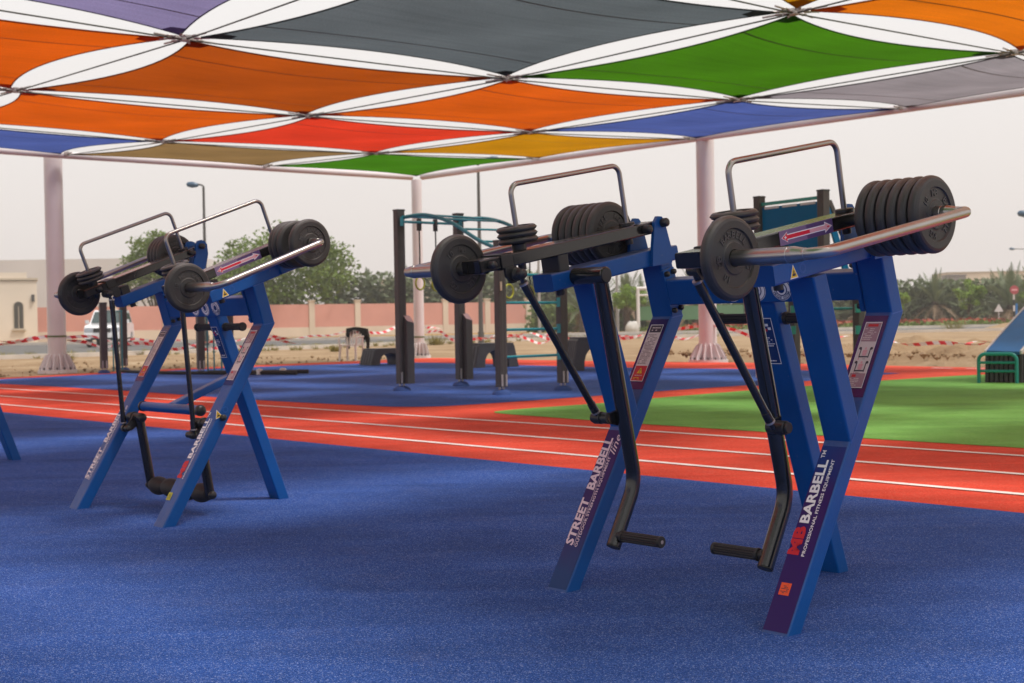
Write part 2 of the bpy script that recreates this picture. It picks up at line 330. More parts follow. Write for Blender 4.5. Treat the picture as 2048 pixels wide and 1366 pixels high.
def fit_text(body, length, height, bold=0., shear=0., ext=0.):
    """capital text scaled to a given length and cap height"""
    vs, fs = text(body, 1, bold, 0, 'LEFT', shear); L = max(p[0] for p in vs); y0 = min(p[1] for p in vs); H = max(p[1] for p in vs) - y0
    return [(p[0] / L * length, (p[1] - y0) / H * height, 0) for p in vs], fs
def rect(x0, y0, x1, y1, z=0): return [(x0, y0, z), (x1, y0, z), (x1, y1, z), (x0, y1, z)], [(0, 1, 2, 3)]
# ================================================================== ground
M_sand = sandmat('sand', (.24, .155, .085), (.33, .225, .13), (.42, .31, .20))
M_rred = rubber('red_rubber', (.48, .040, .022), (.70, .072, .040), (.82, .11, .065), (.65, .24, .16))
M_rblue = rubber('blue_rubber', (.013, .047, .20), (.030, .088, .335), (.070, .150, .45), (.26, .33, .58))
M_rgreen = rubber('green_rubber', (.09, .26, .045), (.155, .38, .075), (.24, .48, .13), (.38, .56, .24))
M_line = mat('line_paint', (.82, .74, .70), .7, 0, .12, 3)
M_asph = mat('asphalt', (.10, .095, .09), .9, 0, .2, 2)
M_kerb = mat('kerb_concrete', (.52, .46, .40), .85, 0, .12, 1.5)
M_dry = sandmat('dry_verge', (.30, .17, .07), (.40, .24, .09), (.33, .27, .09))

def sheet(name, pts, z, m, par=None):
    b = MB(); b.add([(x, y, z) for x, y in pts], [tuple(range(len(pts)))]); return b.build(name, m, par, kind=None if par else 'structure')
def smooth(pts, n=6):
    """Catmull-Rom through the points"""
    out = []
    for i in range(len(pts) - 1):
        p0, p1, p2, p3 = (Vector(pts[max(i - 1, 0)]), Vector(pts[i]), Vector(pts[i + 1]), Vector(pts[min(i + 2, len(pts) - 1)]))
        for j in range(n):
            t = j / n; out.append(tuple(.5 * ((2 * p1) + (p2 - p0) * t + (2 * p0 - 5 * p1 + 4 * p2 - p3) * t * t + (3 * p1 - p0 - 3 * p2 + p3) * t ** 3)))
    out.append(tuple(pts[-1])); return out
sheet('ground', [(-900, -60), (900, -60), (900, 1500), (-900, 1500)], -.05, M_sand)
far_edge = [(-10.57, 28.0), (-8.34, 31.6), (-6.34, 33.7), (-4.01, 35.95), (-2.8, 37.2), (-1.9, 37.3), (-.01, 34.7), (2.6, 31.6), (3.98, 30.4), (5.24, 29.1), (7.29, 26.2), (9.01, 23.9)]
red = smooth(far_edge) + [(14, 17.5), (24, 6), (24, -15), (-24, -15), (-24, 12), (-14, 24)]
rb = MB(); N = len(red); rb.add([(x, y, -.008) for x, y in red], [tuple(range(N - 1, -1, -1))])
rb.add([(x, y, -.008) for x, y in red] + [(x, y, -.06) for x, y in red], [(i, (i + 1) % N, N + (i + 1) % N, N + i) for i in range(N)])
rb.build('red_track_floor', M_rred, kind='structure')
TL, TN = Vector((math.cos(.8378), -math.sin(.8378))), Vector((math.sin(.8378), math.cos(.8378)))
def tp(n, l): p = TN * n + TL * l; return (p.x, p.y)
sheet('blue_floor', [tp(6.395, -24), tp(-22, -14), tp(-22, 16), tp(6.395, 32)], -.004, M_rblue)
blue_far = smooth([(-8.9, 24.4), (-6.23, 21.52), (-3.43, 18.11), (-1.74, 16.42), (-1.33, 16.1), (-.82, 16.1), (-.01, 16.7), (1.11, 17.7), (1.96, 18.5), (3.43, 19.75), (4.53, 20.75), (5.61, 21.9), (6.5, 22.76)]) + \
    smooth([(6.4, 22.95), (5.6, 24.1), (4.7, 25.5), (2.26, 27.6), (-.01, 30.5), (-1.3, 32.3), (-2.3, 33.4), (-3.71, 33.5), (-6.11, 32.2), (-7.8, 30.4), (-9.4, 28.2), (-10.9, 26.4)])
sheet('blue_play_floor', blue_far, -.004, M_rblue)
green = smooth([(-.21, 14.95), (.05, 15.3), (1.01, 16.1), (1.73, 16.9), (3.25, 18.4), (4.1, 19.15), (5.62, 20.45), (7.39, 21.7), (8.9, 21.9), (10.5, 20.5), (13, 17)]) + [(18, 9)] + \
    [tp(9.45 + d, l) for d, l in ((0, 12), (0, 4), (0, -1), (0, -4), (.0, -6.5), (.05, -8.6), (.12, -9.6))] + [(-.05, 14.5), (-.2, 14.75)]
sheet('green_floor', green, -.004, M_rgreen)
for n in (8.937, 7.926, 7.052):
    sheet('track_line', [tp(n - .037, -26), tp(n + .037, -26), tp(n + .037, 26), tp(n - .037, 26)][::-1], -.003, M_line)
# faint white start marks at the far side of the red ring
for k in range(7):
    a = Vector((7.6 + k * .45, 24.7 - k * .5)); b = MB()
    b.add([(a.x, a.y, -.003), (a.x + .28, a.y - .31, -.003), (a.x + .36, a.y - .24, -.003), (a.x + .08, a.y + .07, -.003)], [(0, 1, 2, 3)]); b.build('track_mark', M_line, kind='structure')

# sand heaps right behind the floor
def hash2(x, y): return math.sin(x * 1.7 + math.sin(y * 2.3) * 1.3) * .5 + math.sin(y * 3.1 + x * .9) * .3 + math.sin(x * 5.3 - y * 4.1) * .2
b = MB(); nx, ny = 200, 90; vs = []
for j in range(ny + 1):
    for i in range(nx + 1):
        s, t = i / nx, j / ny
        p = Vector((2.0, 33.2)).lerp(Vector((20, 13.5)), s) + Vector((.69, .72)) * (t * 13)
        env = min(1, t * 9) * min(1, (1 - t) * 3) * min(1, s * 5) * min(1, (1 - s) * 8)
        hgt = env * (.24 + .20 * hash2(p.x * .55, p.y * .5) + .11 * hash2(p.x * 1.7, p.y * 1.6) + .05 * hash2(p.x * 5, p.y * 4.2) + random.uniform(-.02, .02)) - (1 - env) * .09
        vs.append((p.x, p.y, hgt - .03))
b.add(vs, [(j * (nx + 1) + i, j * (nx + 1) + i + 1, (j + 1) * (nx + 1) + i + 1, (j + 1) * (nx + 1) + i) for j in range(ny) for i in range(nx)], 0, True)
b.build('sand_heaps', M_sand, kind='structure')
b = MB(); nx, ny = 90, 34; vs = []
for j in range(ny + 1):
    for i in range(nx + 1):
        s, t = i / nx, j / ny
        p = Vector((-22, 17.5)).lerp(Vector((-2.2, 38.8)), s) + Vector((-.74, .67)) * (t * 12 + .35)
        env = min(1, t * 12) * min(1, (1 - t) * 3) * min(1, s * 8) * min(1, (1 - s) * 8)
        hgt = env * (.03 + .035 * hash2(p.x * .8, p.y * .7) + .02 * hash2(p.x * 3.1, p.y * 2.9)) - (1 - env) * .06
        vs.append((p.x, p.y, hgt - .04))
b.add(vs, [(j * (nx + 1) + i, j * (nx + 1) + i + 1, (j + 1) * (nx + 1) + i + 1, (j + 1) * (nx + 1) + i) for j in range(ny) for i in range(nx)], 0, True)
b.build('sand_bank', M_sand, kind='structure')

# road with kerbs, verges
near = smooth([(-60, 15), (-34, 34), (-17.67, 46.84), (-10.27, 54.44), (-5.5, 61.5), (-1.5, 66.5), (4.5, 70), (14, 72.5), (30, 75), (60, 78), (140, 84)], 8)
far = smooth([(-120, 70), (-60, 82), (-32, 84.9), (-12.31, 84), (7.08, 86.5), (14.85, 88), (28.34, 93.2), (38, 95.5), (70, 101), (140, 110)], 8)
sheet('road', near + far[::-1], -.035, M_asph)
def kerb(name, line, wd, h):
    L = [Vector(p) for p in line]; A = []; Bp = []
    for i, p in enumerate(L):
        d = (L[min(i + 1, len(L) - 1)] - L[max(i - 1, 0)]).normalized(); n = Vector((-d.y, d.x)); A.append(p - n * wd / 2); Bp.append(p + n * wd / 2)
    n = len(L); b = MB(); b.add([(p.x, p.y, -.06) for p in A] + [(p.x, p.y, h) for p in A] + [(p.x, p.y, h) for p in Bp] + [(p.x, p.y, -.06) for p in Bp],
        [(k * n + i, k * n + i + 1, (k + 1) * n + i + 1, (k + 1) * n + i) for k in range(3) for i in range(n - 1)])
    b.build(name, M_kerb, kind='structure')
kerb('near_kerb', near, .3, .10); kerb('far_kerb', far, .35, .13)
sheet('verge', [(p[0], p[1] + .5) for p in far] + [(180, 175), (-140, 175)], -.03, M_dry)

# ================================================================== shade canopy
def node(i, j):
    k = {(0, 0): (-2.54, 37.75, 5.03), (1, 0): (.75, 34.0, 5.03), (2, 0): (4.17, 30.25, 4.96), (3, 0): (7.73, 26.45, 4.98), (0, 1): (-6.2, 34.39, 5.0), (0, 2): (-10.12, 30.95, 4.94),
         (1, 1): (-2.98, 30.61, 4.81), (2, 1): (.43, 26.87, 4.71), (3, 1): (3.9, 23.11, 4.68), (1, 2): (-6.89, 27.18, 4.69), (2, 2): (-3.45, 23.47, 4.59), (3, 2): (0, 19.74, 4.51),
         (2, 3): (-7.24, 20.04, 4.51), (3, 3): (-3.85, 16.31, 4.44), (4, 1): (7.22, 19.36, 4.68), (4, 2): (3.38, 16.0, 4.56)}
    if (i, j) in k: return Vector(k[(i, j)])
    x, y = -2.54 + 3.378 * i - 3.752 * j, 37.75 - 3.752 * i - 3.378 * j
    e = min(i, j, 6 - i, 6 - j); return Vector((x - .1 * (min(i, j) > 1), y, 4.98 if e <= 0 else (4.7 if e == 1 else (4.53 if e == 2 else 4.45))))
SAIL = {(0, 0): ('green', 'grass green shade sail in the far corner between the two white beams'), (1, 0): ('mustard', 'mustard yellow shade sail along the far right beam'),
        (0, 1): ('brown', 'grey brown shade sail beside the far left column'), (2, 0): ('blue', 'blue shade sail above the column behind the right machine'),
        (1, 1): ('red', 'bright red shade sail in the middle of the far canopy'), (0, 2): ('blue', 'blue shade sail left of the far left column'),
        (2, 1): ('orange', 'orange shade sail between the red sail and the large green sail'), (1, 2): ('orange', 'orange shade sail just above the far left column'),
        (3, 0): ('grey', 'pale mauve grey shade sail along the beam at the right edge'), (3, 1): ('green2', 'large green shade sail at upper right'),
        (2, 2): ('rust', 'dark rust orange shade sail above the red sail'), (3, 2): ('slate', 'big dark slate grey shade sail at the top of the picture'),
        (2, 3): ('orange', 'orange shade sail cut off by the left edge, upper row'), (3, 3): ('violet', 'violet shade sail in the top left corner'),
        (4, 1): ('amber', 'amber orange shade sail in the top right corner'), (4, 2): ('mustard', 'mustard shade sail just showing at the top edge'),
        (4, 0): ('slate', 'dark grey shade sail just showing at the right edge')}
FC = {'green': (.040, .155, .005), 'green2': (.042, .145, .004), 'mustard': (.40, .18, .003), 'brown': (.20, .125, .05), 'blue': (.055, .085, .27), 'red': (.55, .036, .014), 'orange': (.50, .080, .004),
      'grey': (.22, .20, .215), 'rust': (.31, .056, .004), 'slate': (.080, .095, .105), 'violet': (.19, .165, .30), 'amber': (.55, .13, .004)}
for k, c in FC.items(): fabric('cloth_' + k, c); mat('seam_' + k, tuple(x * .4 for x in c), .8); fabric('hem_' + k, tuple(x * .62 for x in c), .6)
def sail(i, j, key, label):
    P = [node(i, j), node(i + 1, j), node(i + 1, j + 1), node(i, j + 1)]; c = sum(P, Vector()) / 4
    P = [p + (c - p) * .05 for p in P]; n = 20; d = .092
    def pt(s, t):
        es, et = d * 4 * t * (1 - t), d * 4 * s * (1 - s)
        s2 = es + s * (1 - 2 * es); t2 = et + t * (1 - 2 * et)
        p = P[0].lerp(P[1], s2).lerp(P[3].lerp(P[2], s2), t2)
        return p - Vector((0, 0, .05 * 16 * s * (1 - s) * t * (1 - t)))
    b = MB(); b.uv = []
    for y in range(n + 1):
        for x in range(n + 1): b.v.append(tuple(pt(x / n, y / n))); b.uv.append((x / n, y / n))
    for y in range(n):
        for x in range(n): b.f.append((y * (n + 1) + x, y * (n + 1) + x + 1, (y + 1) * (n + 1) + x + 1, (y + 1) * (n + 1) + x)); b.m.append(0); b.s.append(True)
    o = b.build('shade_sail', MATS['cloth_' + key], label=label, cat='shade sail', group='sails of the shade canopy')
    for s0 in (.19, .80):
        sb = MB(); A = [pt(s0 - .004, t / n) - Vector((0, 0, .008)) for t in range(n + 1)]; B = [pt(s0 + .004, t / n) - Vector((0, 0, .008)) for t in range(n + 1)]
        sb.add(A + B, [(q, q + 1, n + 2 + q, n + 1 + q) for q in range(n)]); sb.build('seam', MATS['seam_' + key], o)
    h = MB(); edge = [pt(x / n, 0) for x in range(n)] + [pt(1, y / n) for y in range(n)] + [pt(1 - x / n, 1) for x in range(n)] + [pt(0, 1 - y / n) for y in range(n)]
    h.tube(edge, .010, 6, closed=True); h.build('hem', MATS['hem_' + key], o)
    for q, (s, t) in enumerate(((0, 0), (1, 0), (1, 1), (0, 1))):
        e = .07; pc = [pt(s, t), pt(abs(s - e), t), pt(abs(s - e * .7), abs(t - e * .7)), pt(s, abs(t - e))]
        cb = MB(); cb.add([p - Vector((0, 0, .006)) for p in pc], [(0, 1, 2, 3)]); cb.build('corner_patch', MATS['hem_' + key], o)
    return o
HID = ['orange', 'blue', 'green', 'amber', 'violet', 'mustard', 'red']
for i in range(6):
    for j in range(6):
        if (i, j) in SAIL: sail(i, j, *SAIL[(i, j)])
        else: ck = HID[(i * 3 + j * 2) % 7]; sail(i, j, ck, f'{ck} shade sail above the camera and out of the picture, {("first", "second", "third", "fourth", "fifth", "sixth")[i]} row, {("first", "second", "third", "fourth", "fifth", "sixth")[j]} place')
M_cable = mat('steel_cable', (.07, .075, .06), .5, .3); M_hw = mat('galvanised_hardware', (.42, .38, .36), .4, .8, .2, 40)
M_colw = mat('white_column_paint', (.66, .60, .60), .45, 0, .06, 1.2, .1, 30)
for k in range(1, 6):
    for ax in (0, 1):
        path = [node(q, k) if ax == 0 else node(k, q) for q in range(7)]
        b = MB(); b.tube([p - Vector((0, 0, .02)) for p in path], .010, 6)
        dirn = 'parallel to the right beam' if ax == 0 else 'parallel to the left beam'
        b.build('suspension_cable', M_cable, label=f'dark canopy cable {dirn}, {("first","second","third","fourth","fifth")[k-1]} in from the far beam', cat='cable', group='cables of the canopy net')
def connector(i, j, lab):
    p = node(i, j); o = empty('cable_connector', p, .84, lab, 'connector', 'cable connectors of the canopy net')
    b = MB(); b.cyl((0, 0, -.035), (0, 0, .035), .06, 10); b.box((0, 0, 0), (.3, .05, .03)); b.box((0, 0, 0.002), (.05, .3, .026)); b.build('node_plate', M_hw, o)
    for a in range(8):
        t = a * PI / 4; d = Vector((math.cos(t), math.sin(t), 0)); q = Vector((-d.y, d.x, 0)); r0 = .15 if a % 2 == 0 else .1
        s = MB(); ring = [d * (r0 + .06 + .05 * math.cos(u)) + q * .028 * math.sin(u) for u in [2 * PI * z / 10 for z in range(10)]]
        s.tube(ring, .011, 6, closed=True); s.cyl(d * (r0 + .1), d * (r0 + (.2 if a % 2 else .28)), .013, 6); s.build('shackle', M_hw, o)
for (i, j), lab in {(4, 2): 'cluster of shackles where five sails meet at the top right', (3, 2): 'cluster of shackles between the slate and large green sails', (3, 3): 'cluster of shackles under the violet sail',
                    (2, 2): 'cluster of shackles between the rust and red sails', (2, 1): 'cluster of shackles between the orange and mustard sails', (1, 1): 'small cluster of shackles above the far green sail',
                    (1, 2): 'cluster of shackles just above the far left column', (3, 1): 'cluster of shackles at the lower tip of the large green sail', (4, 1): 'cluster of shackles at the right edge under the amber sail',
                    (2, 3): 'cluster of shackles near the left edge of the picture'}.items(): connector(i, j, lab)
def beam(pts, label):
    b = MB(); b.tube(pts, .085, 14); o = b.build('canopy_beam', M_colw, label=label, cat='beam')
    return o
R0 = Vector((-2.4, 37.6, 5.0)); bR = beam([R0, (4.2, 30.25, 4.98), (15, 18.2, 4.94)], 'long white steel tube beam along the far right side of the canopy')
bL = beam([Vector((-2.7, 37.6, 5.0)), (-10.1, 30.95, 4.93), (-18.5, 23.3, 4.95)], 'white steel tube beam along the far left side of the canopy')
for par, (i, j) in ((bR, (1, 0)), (bR, (2, 0)), (bR, (3, 0)), (bL, (0, 1)), (bL, (0, 2))):
    p = node(i, j); d = Vector((-.74, -.67, 0)) if par is bR else Vector((.67, -.74, 0)); b = MB()
    b.box(p + d * .1, (.3, .06, .09), (d, d.cross(Vector((0, 0, 1))), Vector((0, 0, 1)))); b.cyl(p + d * .2, p + d * .42, .018, 8); b.build('cable_bracket', M_hw, par)
M_bolt = mat('anchor_bolt', (.16, .15, .15), .5, .7)
def column(x, y, r, h, fr, label, tie=None):
    o = empty('canopy_column', (x, y, 0), .3, label, 'column', 'columns of the shade canopy')
    b = MB(); b.lathe([(r, .02), (r, h)], (0, 0, 0), (0, 0, 1), 32); b.lathe([(r, h), (.0001, h)], (0, 0, 0), (0, 0, 1), 32); b.build('shaft', M_colw, o)
    b = MB(); b.lathe([(fr, -.04), (fr, .045), (r, .045)], (0, 0, 0), (0, 0, 1), 40); b.build('base_flange', M_colw, o)
    for k in range(14):
        t = 2 * PI * k / 14; d = Vector((math.cos(t), math.sin(t), 0)); q = Vector((-d.y, d.x, 0))
        g = MB(); g.prism([(r - .01, .046), (fr - .03, .046), (fr - .03, .10), (r + .07, .36), (r - .01, .42)], q * -.008, d, (0, 0, 1), q * .016); g.build('gusset', M_colw, o)
        t += PI / 14; d = Vector((math.cos(t), math.sin(t), 0)); g = MB(); g.cyl(d * (fr - .06) + Vector((0, 0, .044)), d * (fr - .06) + Vector((0, 0, .10)), .02, 6); g.build('anchor_bolt', M_bolt, o)
    if tie:
        g = MB(); g.lathe([(r + .008, tie), (r + .008, tie + .04)], (0, 0, 0), (0, 0, 1), 32); g.build('tie_cord', mat('tie_cord', (.12, .16, .06), .8), o)
    return o
column(-10.45, 31.2, .205, 4.93, .43, 'white round canopy column with flared bolted foot at left', .79)
column(-2.62, 38.4, .145, 5.0, .32, 'slim white canopy column in the far corner behind the monkey bars', .55)
column(4.37, 30.3, .2, 4.95, .44, 'white canopy column directly behind the right machine')
# ================================================================== strength machines
X3, Z3 = Vector((1, 0, 0)), Vector((0, 0, 1))
LEGA = Vector((0, .511, .860)).normalized(); LEGN = Vector((0, -LEGA.z, LEGA.y))
def fluted(b, p0, p1, r, n=14, mi=0):
    p0, p1 = Vector(p0), Vector(p1); a = (p1 - p0).normalized(); X = (Z3 - a * a.dot(Z3)).normalized(); Y = a.cross(X); N = n * 4
    pr = [r * (1 if (k % 4) in (0, 1) else .88) for k in range(N)]
    A = [p0 + (X * math.cos(2 * PI * k / N) + Y * math.sin(2 * PI * k / N)) * pr[k] for k in range(N)]; B = [q + (p1 - p0) for q in A]
    b.add(A + B, [(k, (k + 1) % N, N + (k + 1) % N, N + k) for k in range(N)], mi); b.add(A, [tuple(range(N - 1, -1, -1))], mi); b.add(B, [tuple(range(N))], mi)
def rows(b, o, ex, ey, x0, y0, x1, y1, n, mi, dens=.8, rnd=None):
    """unreadably small print: broken rules"""
    rnd = rnd or random; h = (y1 - y0) / n
    for k in range(n):
        y = y1 - (k + .5) * h; x = x0; e = x0 + (x1 - x0) * rnd.uniform(.6, 1)
        while x < e:
            L = rnd.uniform(.004, .014); L = min(L, e - x)
            if rnd.random() < dens: b.flat(rect(x, y - h * .22, x + L * .88, y + h * .22), o, ex, ey, mi)
            x += L
def frame_rect(b, o, ex, ey, x0, y0, x1, y1, t, mi):
    for r in ((x0, y0, x1, y0 + t), (x0, y1 - t, x1, y1), (x0, y0 + t, x0 + t, y1 - t), (x1 - t, y0 + t, x1, y1 - t)): b.flat(rect(*r), o, ex, ey, mi)
def leg_prints(leg, s, v0, kind):
    nrm = LEGN
    def O(lift): return Vector((v0, 0, 0)) + nrm * lift
    ux, uy = LEGA, -X3                     # reading up the leg
    if kind == 1:
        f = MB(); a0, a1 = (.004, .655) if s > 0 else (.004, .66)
        f.flat(rect(a0, -.0475, a1, .0475), O(.0008), ux, uy); f.build('sky_tint_film', M_skyfilmR if s > 0 else M_skyfilmL, leg)  # strip painted with the purple sky reflection of the leg front
    f = MB(); f.flat(rect(.84 if kind == 1 else .80, -.047, 1.155, .047), O(.0008), ux, uy); f.build('upper_film', M_film if kind == 1 else M_filmb, leg)  # right machine: sky reflection painted purple; left machine: plain blue film
    def word(geo, x, y, m, lift=.0018): q = MB(); q.flat(geo, O(lift) + ux * x + uy * y, ux, uy); q.build('lettering', m, leg)
    if s < 0:
        wm = M_pink if kind == 1 else M_white
        word(fit_text('STREET', .196, .042, .035, .12), .176, .004, wm); word(fit_text('BARBELL', .222, .042, .035, .12), .404, .004, wm)
        word(rect(.178, 0, .61, .0018), 0, -.0025, wm); word(fit_text('OUTDOOR STRENGTH EQUIPMENT', .375, .0155, .018), .172, -.0225, wm); word(fit_text('line', .085, .032, .0, .45), .556, -.034, wm, .0024)
    else:
        word(fit_text('MB', .100, .045, .055), .264, .004, M_redp); word(fit_text('BARBELL', .228, .037, .032), .376, .004, M_white)
        word(fit_text('TM', .028, .015, .01), .610, .024, M_white); word(fit_text('PROFESSIONAL FITNESS EQUIPMENT', .345, .0145, .016), .262, -.0215, M_white)
    # upper instruction sticker, read across the leg
    ex, ey = X3, LEGA; k = MB(); rnd = random.Random(3 + s)
    y0, y1 = (.875, 1.128) if kind == 1 else (.83, 1.125)
    k.flat(rect(-.032, y0, .032, y1), O(.0016), ex, ey, 0)
    if s < 0:
        k.flat(rect(-.030, y1 - .034, .030, y1 - .002), O(.0022), ex, ey, 1); rows(k, O(.0027), ex, ey, -.02, y1 - .03, .025, y1 - .008, 2, 0, .9, rnd)
        rows(k, O(.0022), ex, ey, -.028, y0 + .075, .028, y1 - .042, 22, 2, .85, rnd)
        k.flat(rect(-.030, y0 + .002, .030, y0 + .068), O(.0022), ex, ey, 3)
        k.flat(([(-.014, y0 + .034, 0), (.014, y0 + .034, 0), (0, y0 + .060, 0)], [(0, 1, 2)]), O(.0027), ex, ey, 4)
        k.flat(rect(-.0015, y0 + .042, .0015, y0 + .052), O(.0031), ex, ey, 5); k.flat(rect(-.0015, y0 + .037, .0015, y0 + .040), O(.0031), ex, ey, 5)
        k.flat(fit_text('WARNING', .040, .006, .02), O(.0027) + ex * -.020 + ey * (y0 + .022), ex, ey, 0)
        rows(k, O(.0027), ex, ey, -.022, y0 + .006, .024, y0 + .018, 2, 4, .8, rnd)
    else:
        k.flat(rect(-.030, y1 - .075, .030, y1 - .003), O(.0022), ex, ey, 1); k.flat(rect(-.020, y1 - .017, .020, y1 - .007), O(.0027), ex, ey, 3)
        rows(k, O(.0027), ex, ey, -.027, y1 - .07, .027, y1 - .022, 7, 0, .8, rnd)
        for q in (y1 - .118, y1 - .172):        # figure seated in a rack
            for xx in (-.018, .018):
                k.flat(rect(xx - .0018, q - .020, xx + .0018, q + .016), O(.0024), ex, ey, 5); k.flat(([(x + xx * 1.2, y + q + .016, 0) for x, y in circ(.0055, 10)], [tuple(range(10))]), O(.0026), ex, ey, 5)
            k.flat(rect(-.018, q - .019, .018, q - .014), O(.0025), ex, ey, 5); k.flat(([(x, y + q + .016, 0) for x, y in circ(.0042, 10)], [tuple(range(10))]), O(.0028), ex, ey, 6)
            k.flat(([(-.007, q - .012, 0), (.007, q - .012, 0), (.009, q + .01, 0), (-.009, q + .01, 0)], [(0, 1, 2, 3)]), O(.0028), ex, ey, 6)
            k.flat(([(-.020, q - .027, 0), (-.015, q - .027, 0), (-.0175, q - .0225, 0)], [(0, 1, 2)]), O(.0026), ex, ey, 3); rows(k, O(.0026), ex, ey, -.012, q - .0275, .010, q - .0225, 1, 2, .9, rnd)
        k.flat(rect(-.030, y0 + .003, .030, y0 + .055), O(.0022), ex, ey, 1); k.flat(rect(-.022, y0 + .040, -.006, y0 + .050), O(.0027), ex, ey, 3); rows(k, O(.0027), ex, ey, -.027, y0 + .006, .027, y0 + .038, 5, 0, .8, rnd)
    frame_rect(k, O(.0030), ex, ey, -.033, y0 - .001, .033, y1 + .001, .0022, 7)
    k.build('instruction_sticker', [M_paper, M_greyp if s > 0 else M_dkprint, M_midprint, M_redp, M_yel, M_dkprint, M_arrow2, M_white], leg)
    if s > 0:
        g = MB(); y0 = .125 if kind == 1 else .14; x0 = -.012 if kind == 1 else -.03
        g.flat(rect(x0 - .02, y0, x0 + .02, y0 + .042), O(.002), ex, ey, 0); rows(g, O(.0027), ex, ey, x0 - .015, y0 + .005, x0 + .017, y0 + .038, 7, 1, .7, rnd)
        g.build('inspection_tag', [M_orange if kind == 1 else M_ytag, M_dkprint], leg)
def warn_triangle(par, c, ex, ey, n):
    b = MB(); c = Vector(c) + n * .0012; h = .0235; k_ = 1.5
    b.flat(([(-.021, -h * .9, 0), (.021, -h * .9, 0), (0, h, 0)], [(0, 1, 2)]), c, ex, ey, 1)
    b.flat(([(-.0175, -h * .77, 0), (.0175, -h * .77, 0), (0, h * .78, 0)], [(0, 1, 2)]), c + n * .0006, ex, ey, 0)
    b.flat(([(x * 1.45, y * 1.45, 0) for x, y in ((-.006, -.009), (.005, -.009), (.006, -.004), (.001, -.004), (.002, .003), (-.001, .003), (-.003, -.004), (-.006, -.005))], [tuple(range(8))]), c + n * .0011, ex, ey, 2)
    b.build('warning_sticker', [M_yel, M_white, M_dkprint], par)
    r = MB(); o = c + ex * .048 + ey * .004
    for rad in (.0165, .013):
        r.add([o + ex * x + ey * y + n * .0006 for x, y in circ(rad, 24)] + [o + ex * x + ey * y + n * .0006 for x, y in circ(rad - .0014, 24)], [(k, (k + 1) % 24, 24 + (k + 1) % 24, 24 + k) for k in range(24)])
    r.build('round_stamp', M_weld, par)
def arrow_sticker(par, o, ex, ey, L, H):
    n = ex.cross(ey).normalized(); b = MB(); o = Vector(o) + n * .0012
    b.flat(rect(0, 0, L * .5, H), o, ex, ey, 0); b.flat(rect(L * .5, 0, L, H), o, ex, ey, 1); m = H / 2
    def P(pts, lift, mi): b.flat(([(x, y, 0) for x, y in pts], [tuple(range(len(pts)))]), o + n * lift, ex, ey, mi)
    P([(.008, m), (.040, m - .017), (.040, m - .009), (L - .046, m - .009), (L - .046, m - .018), (L - .006, m), (L - .046, m + .018), (L - .046, m + .009), (.040, m + .009), (.040, m + .017)], .0006, 2)
    P([(.012, m), (.038, m - .014), (.038, m - .006), (L * .55, m - .006), (L * .55, m + .006), (.038, m + .006), (.038, m + .014)], .0011, 3)
    P([(L * .55, m - .006), (L - .044, m - .006), (L - .044, m - .014), (L - .010, m), (L - .044, m + .014), (L - .044, m + .006), (L * .55, m + .006)], .0011, 4)
    P([(.022, m - .0015), (.034, m - .0015), (.034, m + .0015), (.022, m + .0015)], .0016, 2); P([(.0265, m - .006), (.0295, m - .006), (.0295, m + .006), (.0265, m + .006)], .0017, 2)
    P([(L - .034, m - .002), (L - .022, m - .002), (L - .022, m + .002), (L - .034, m + .002)], .0016, 3)
    b.build('arrow_sticker', [M_lil, mat('violet_film', (.10, .055, .15), .35), M_white, M_arrow, M_arrow2], par)
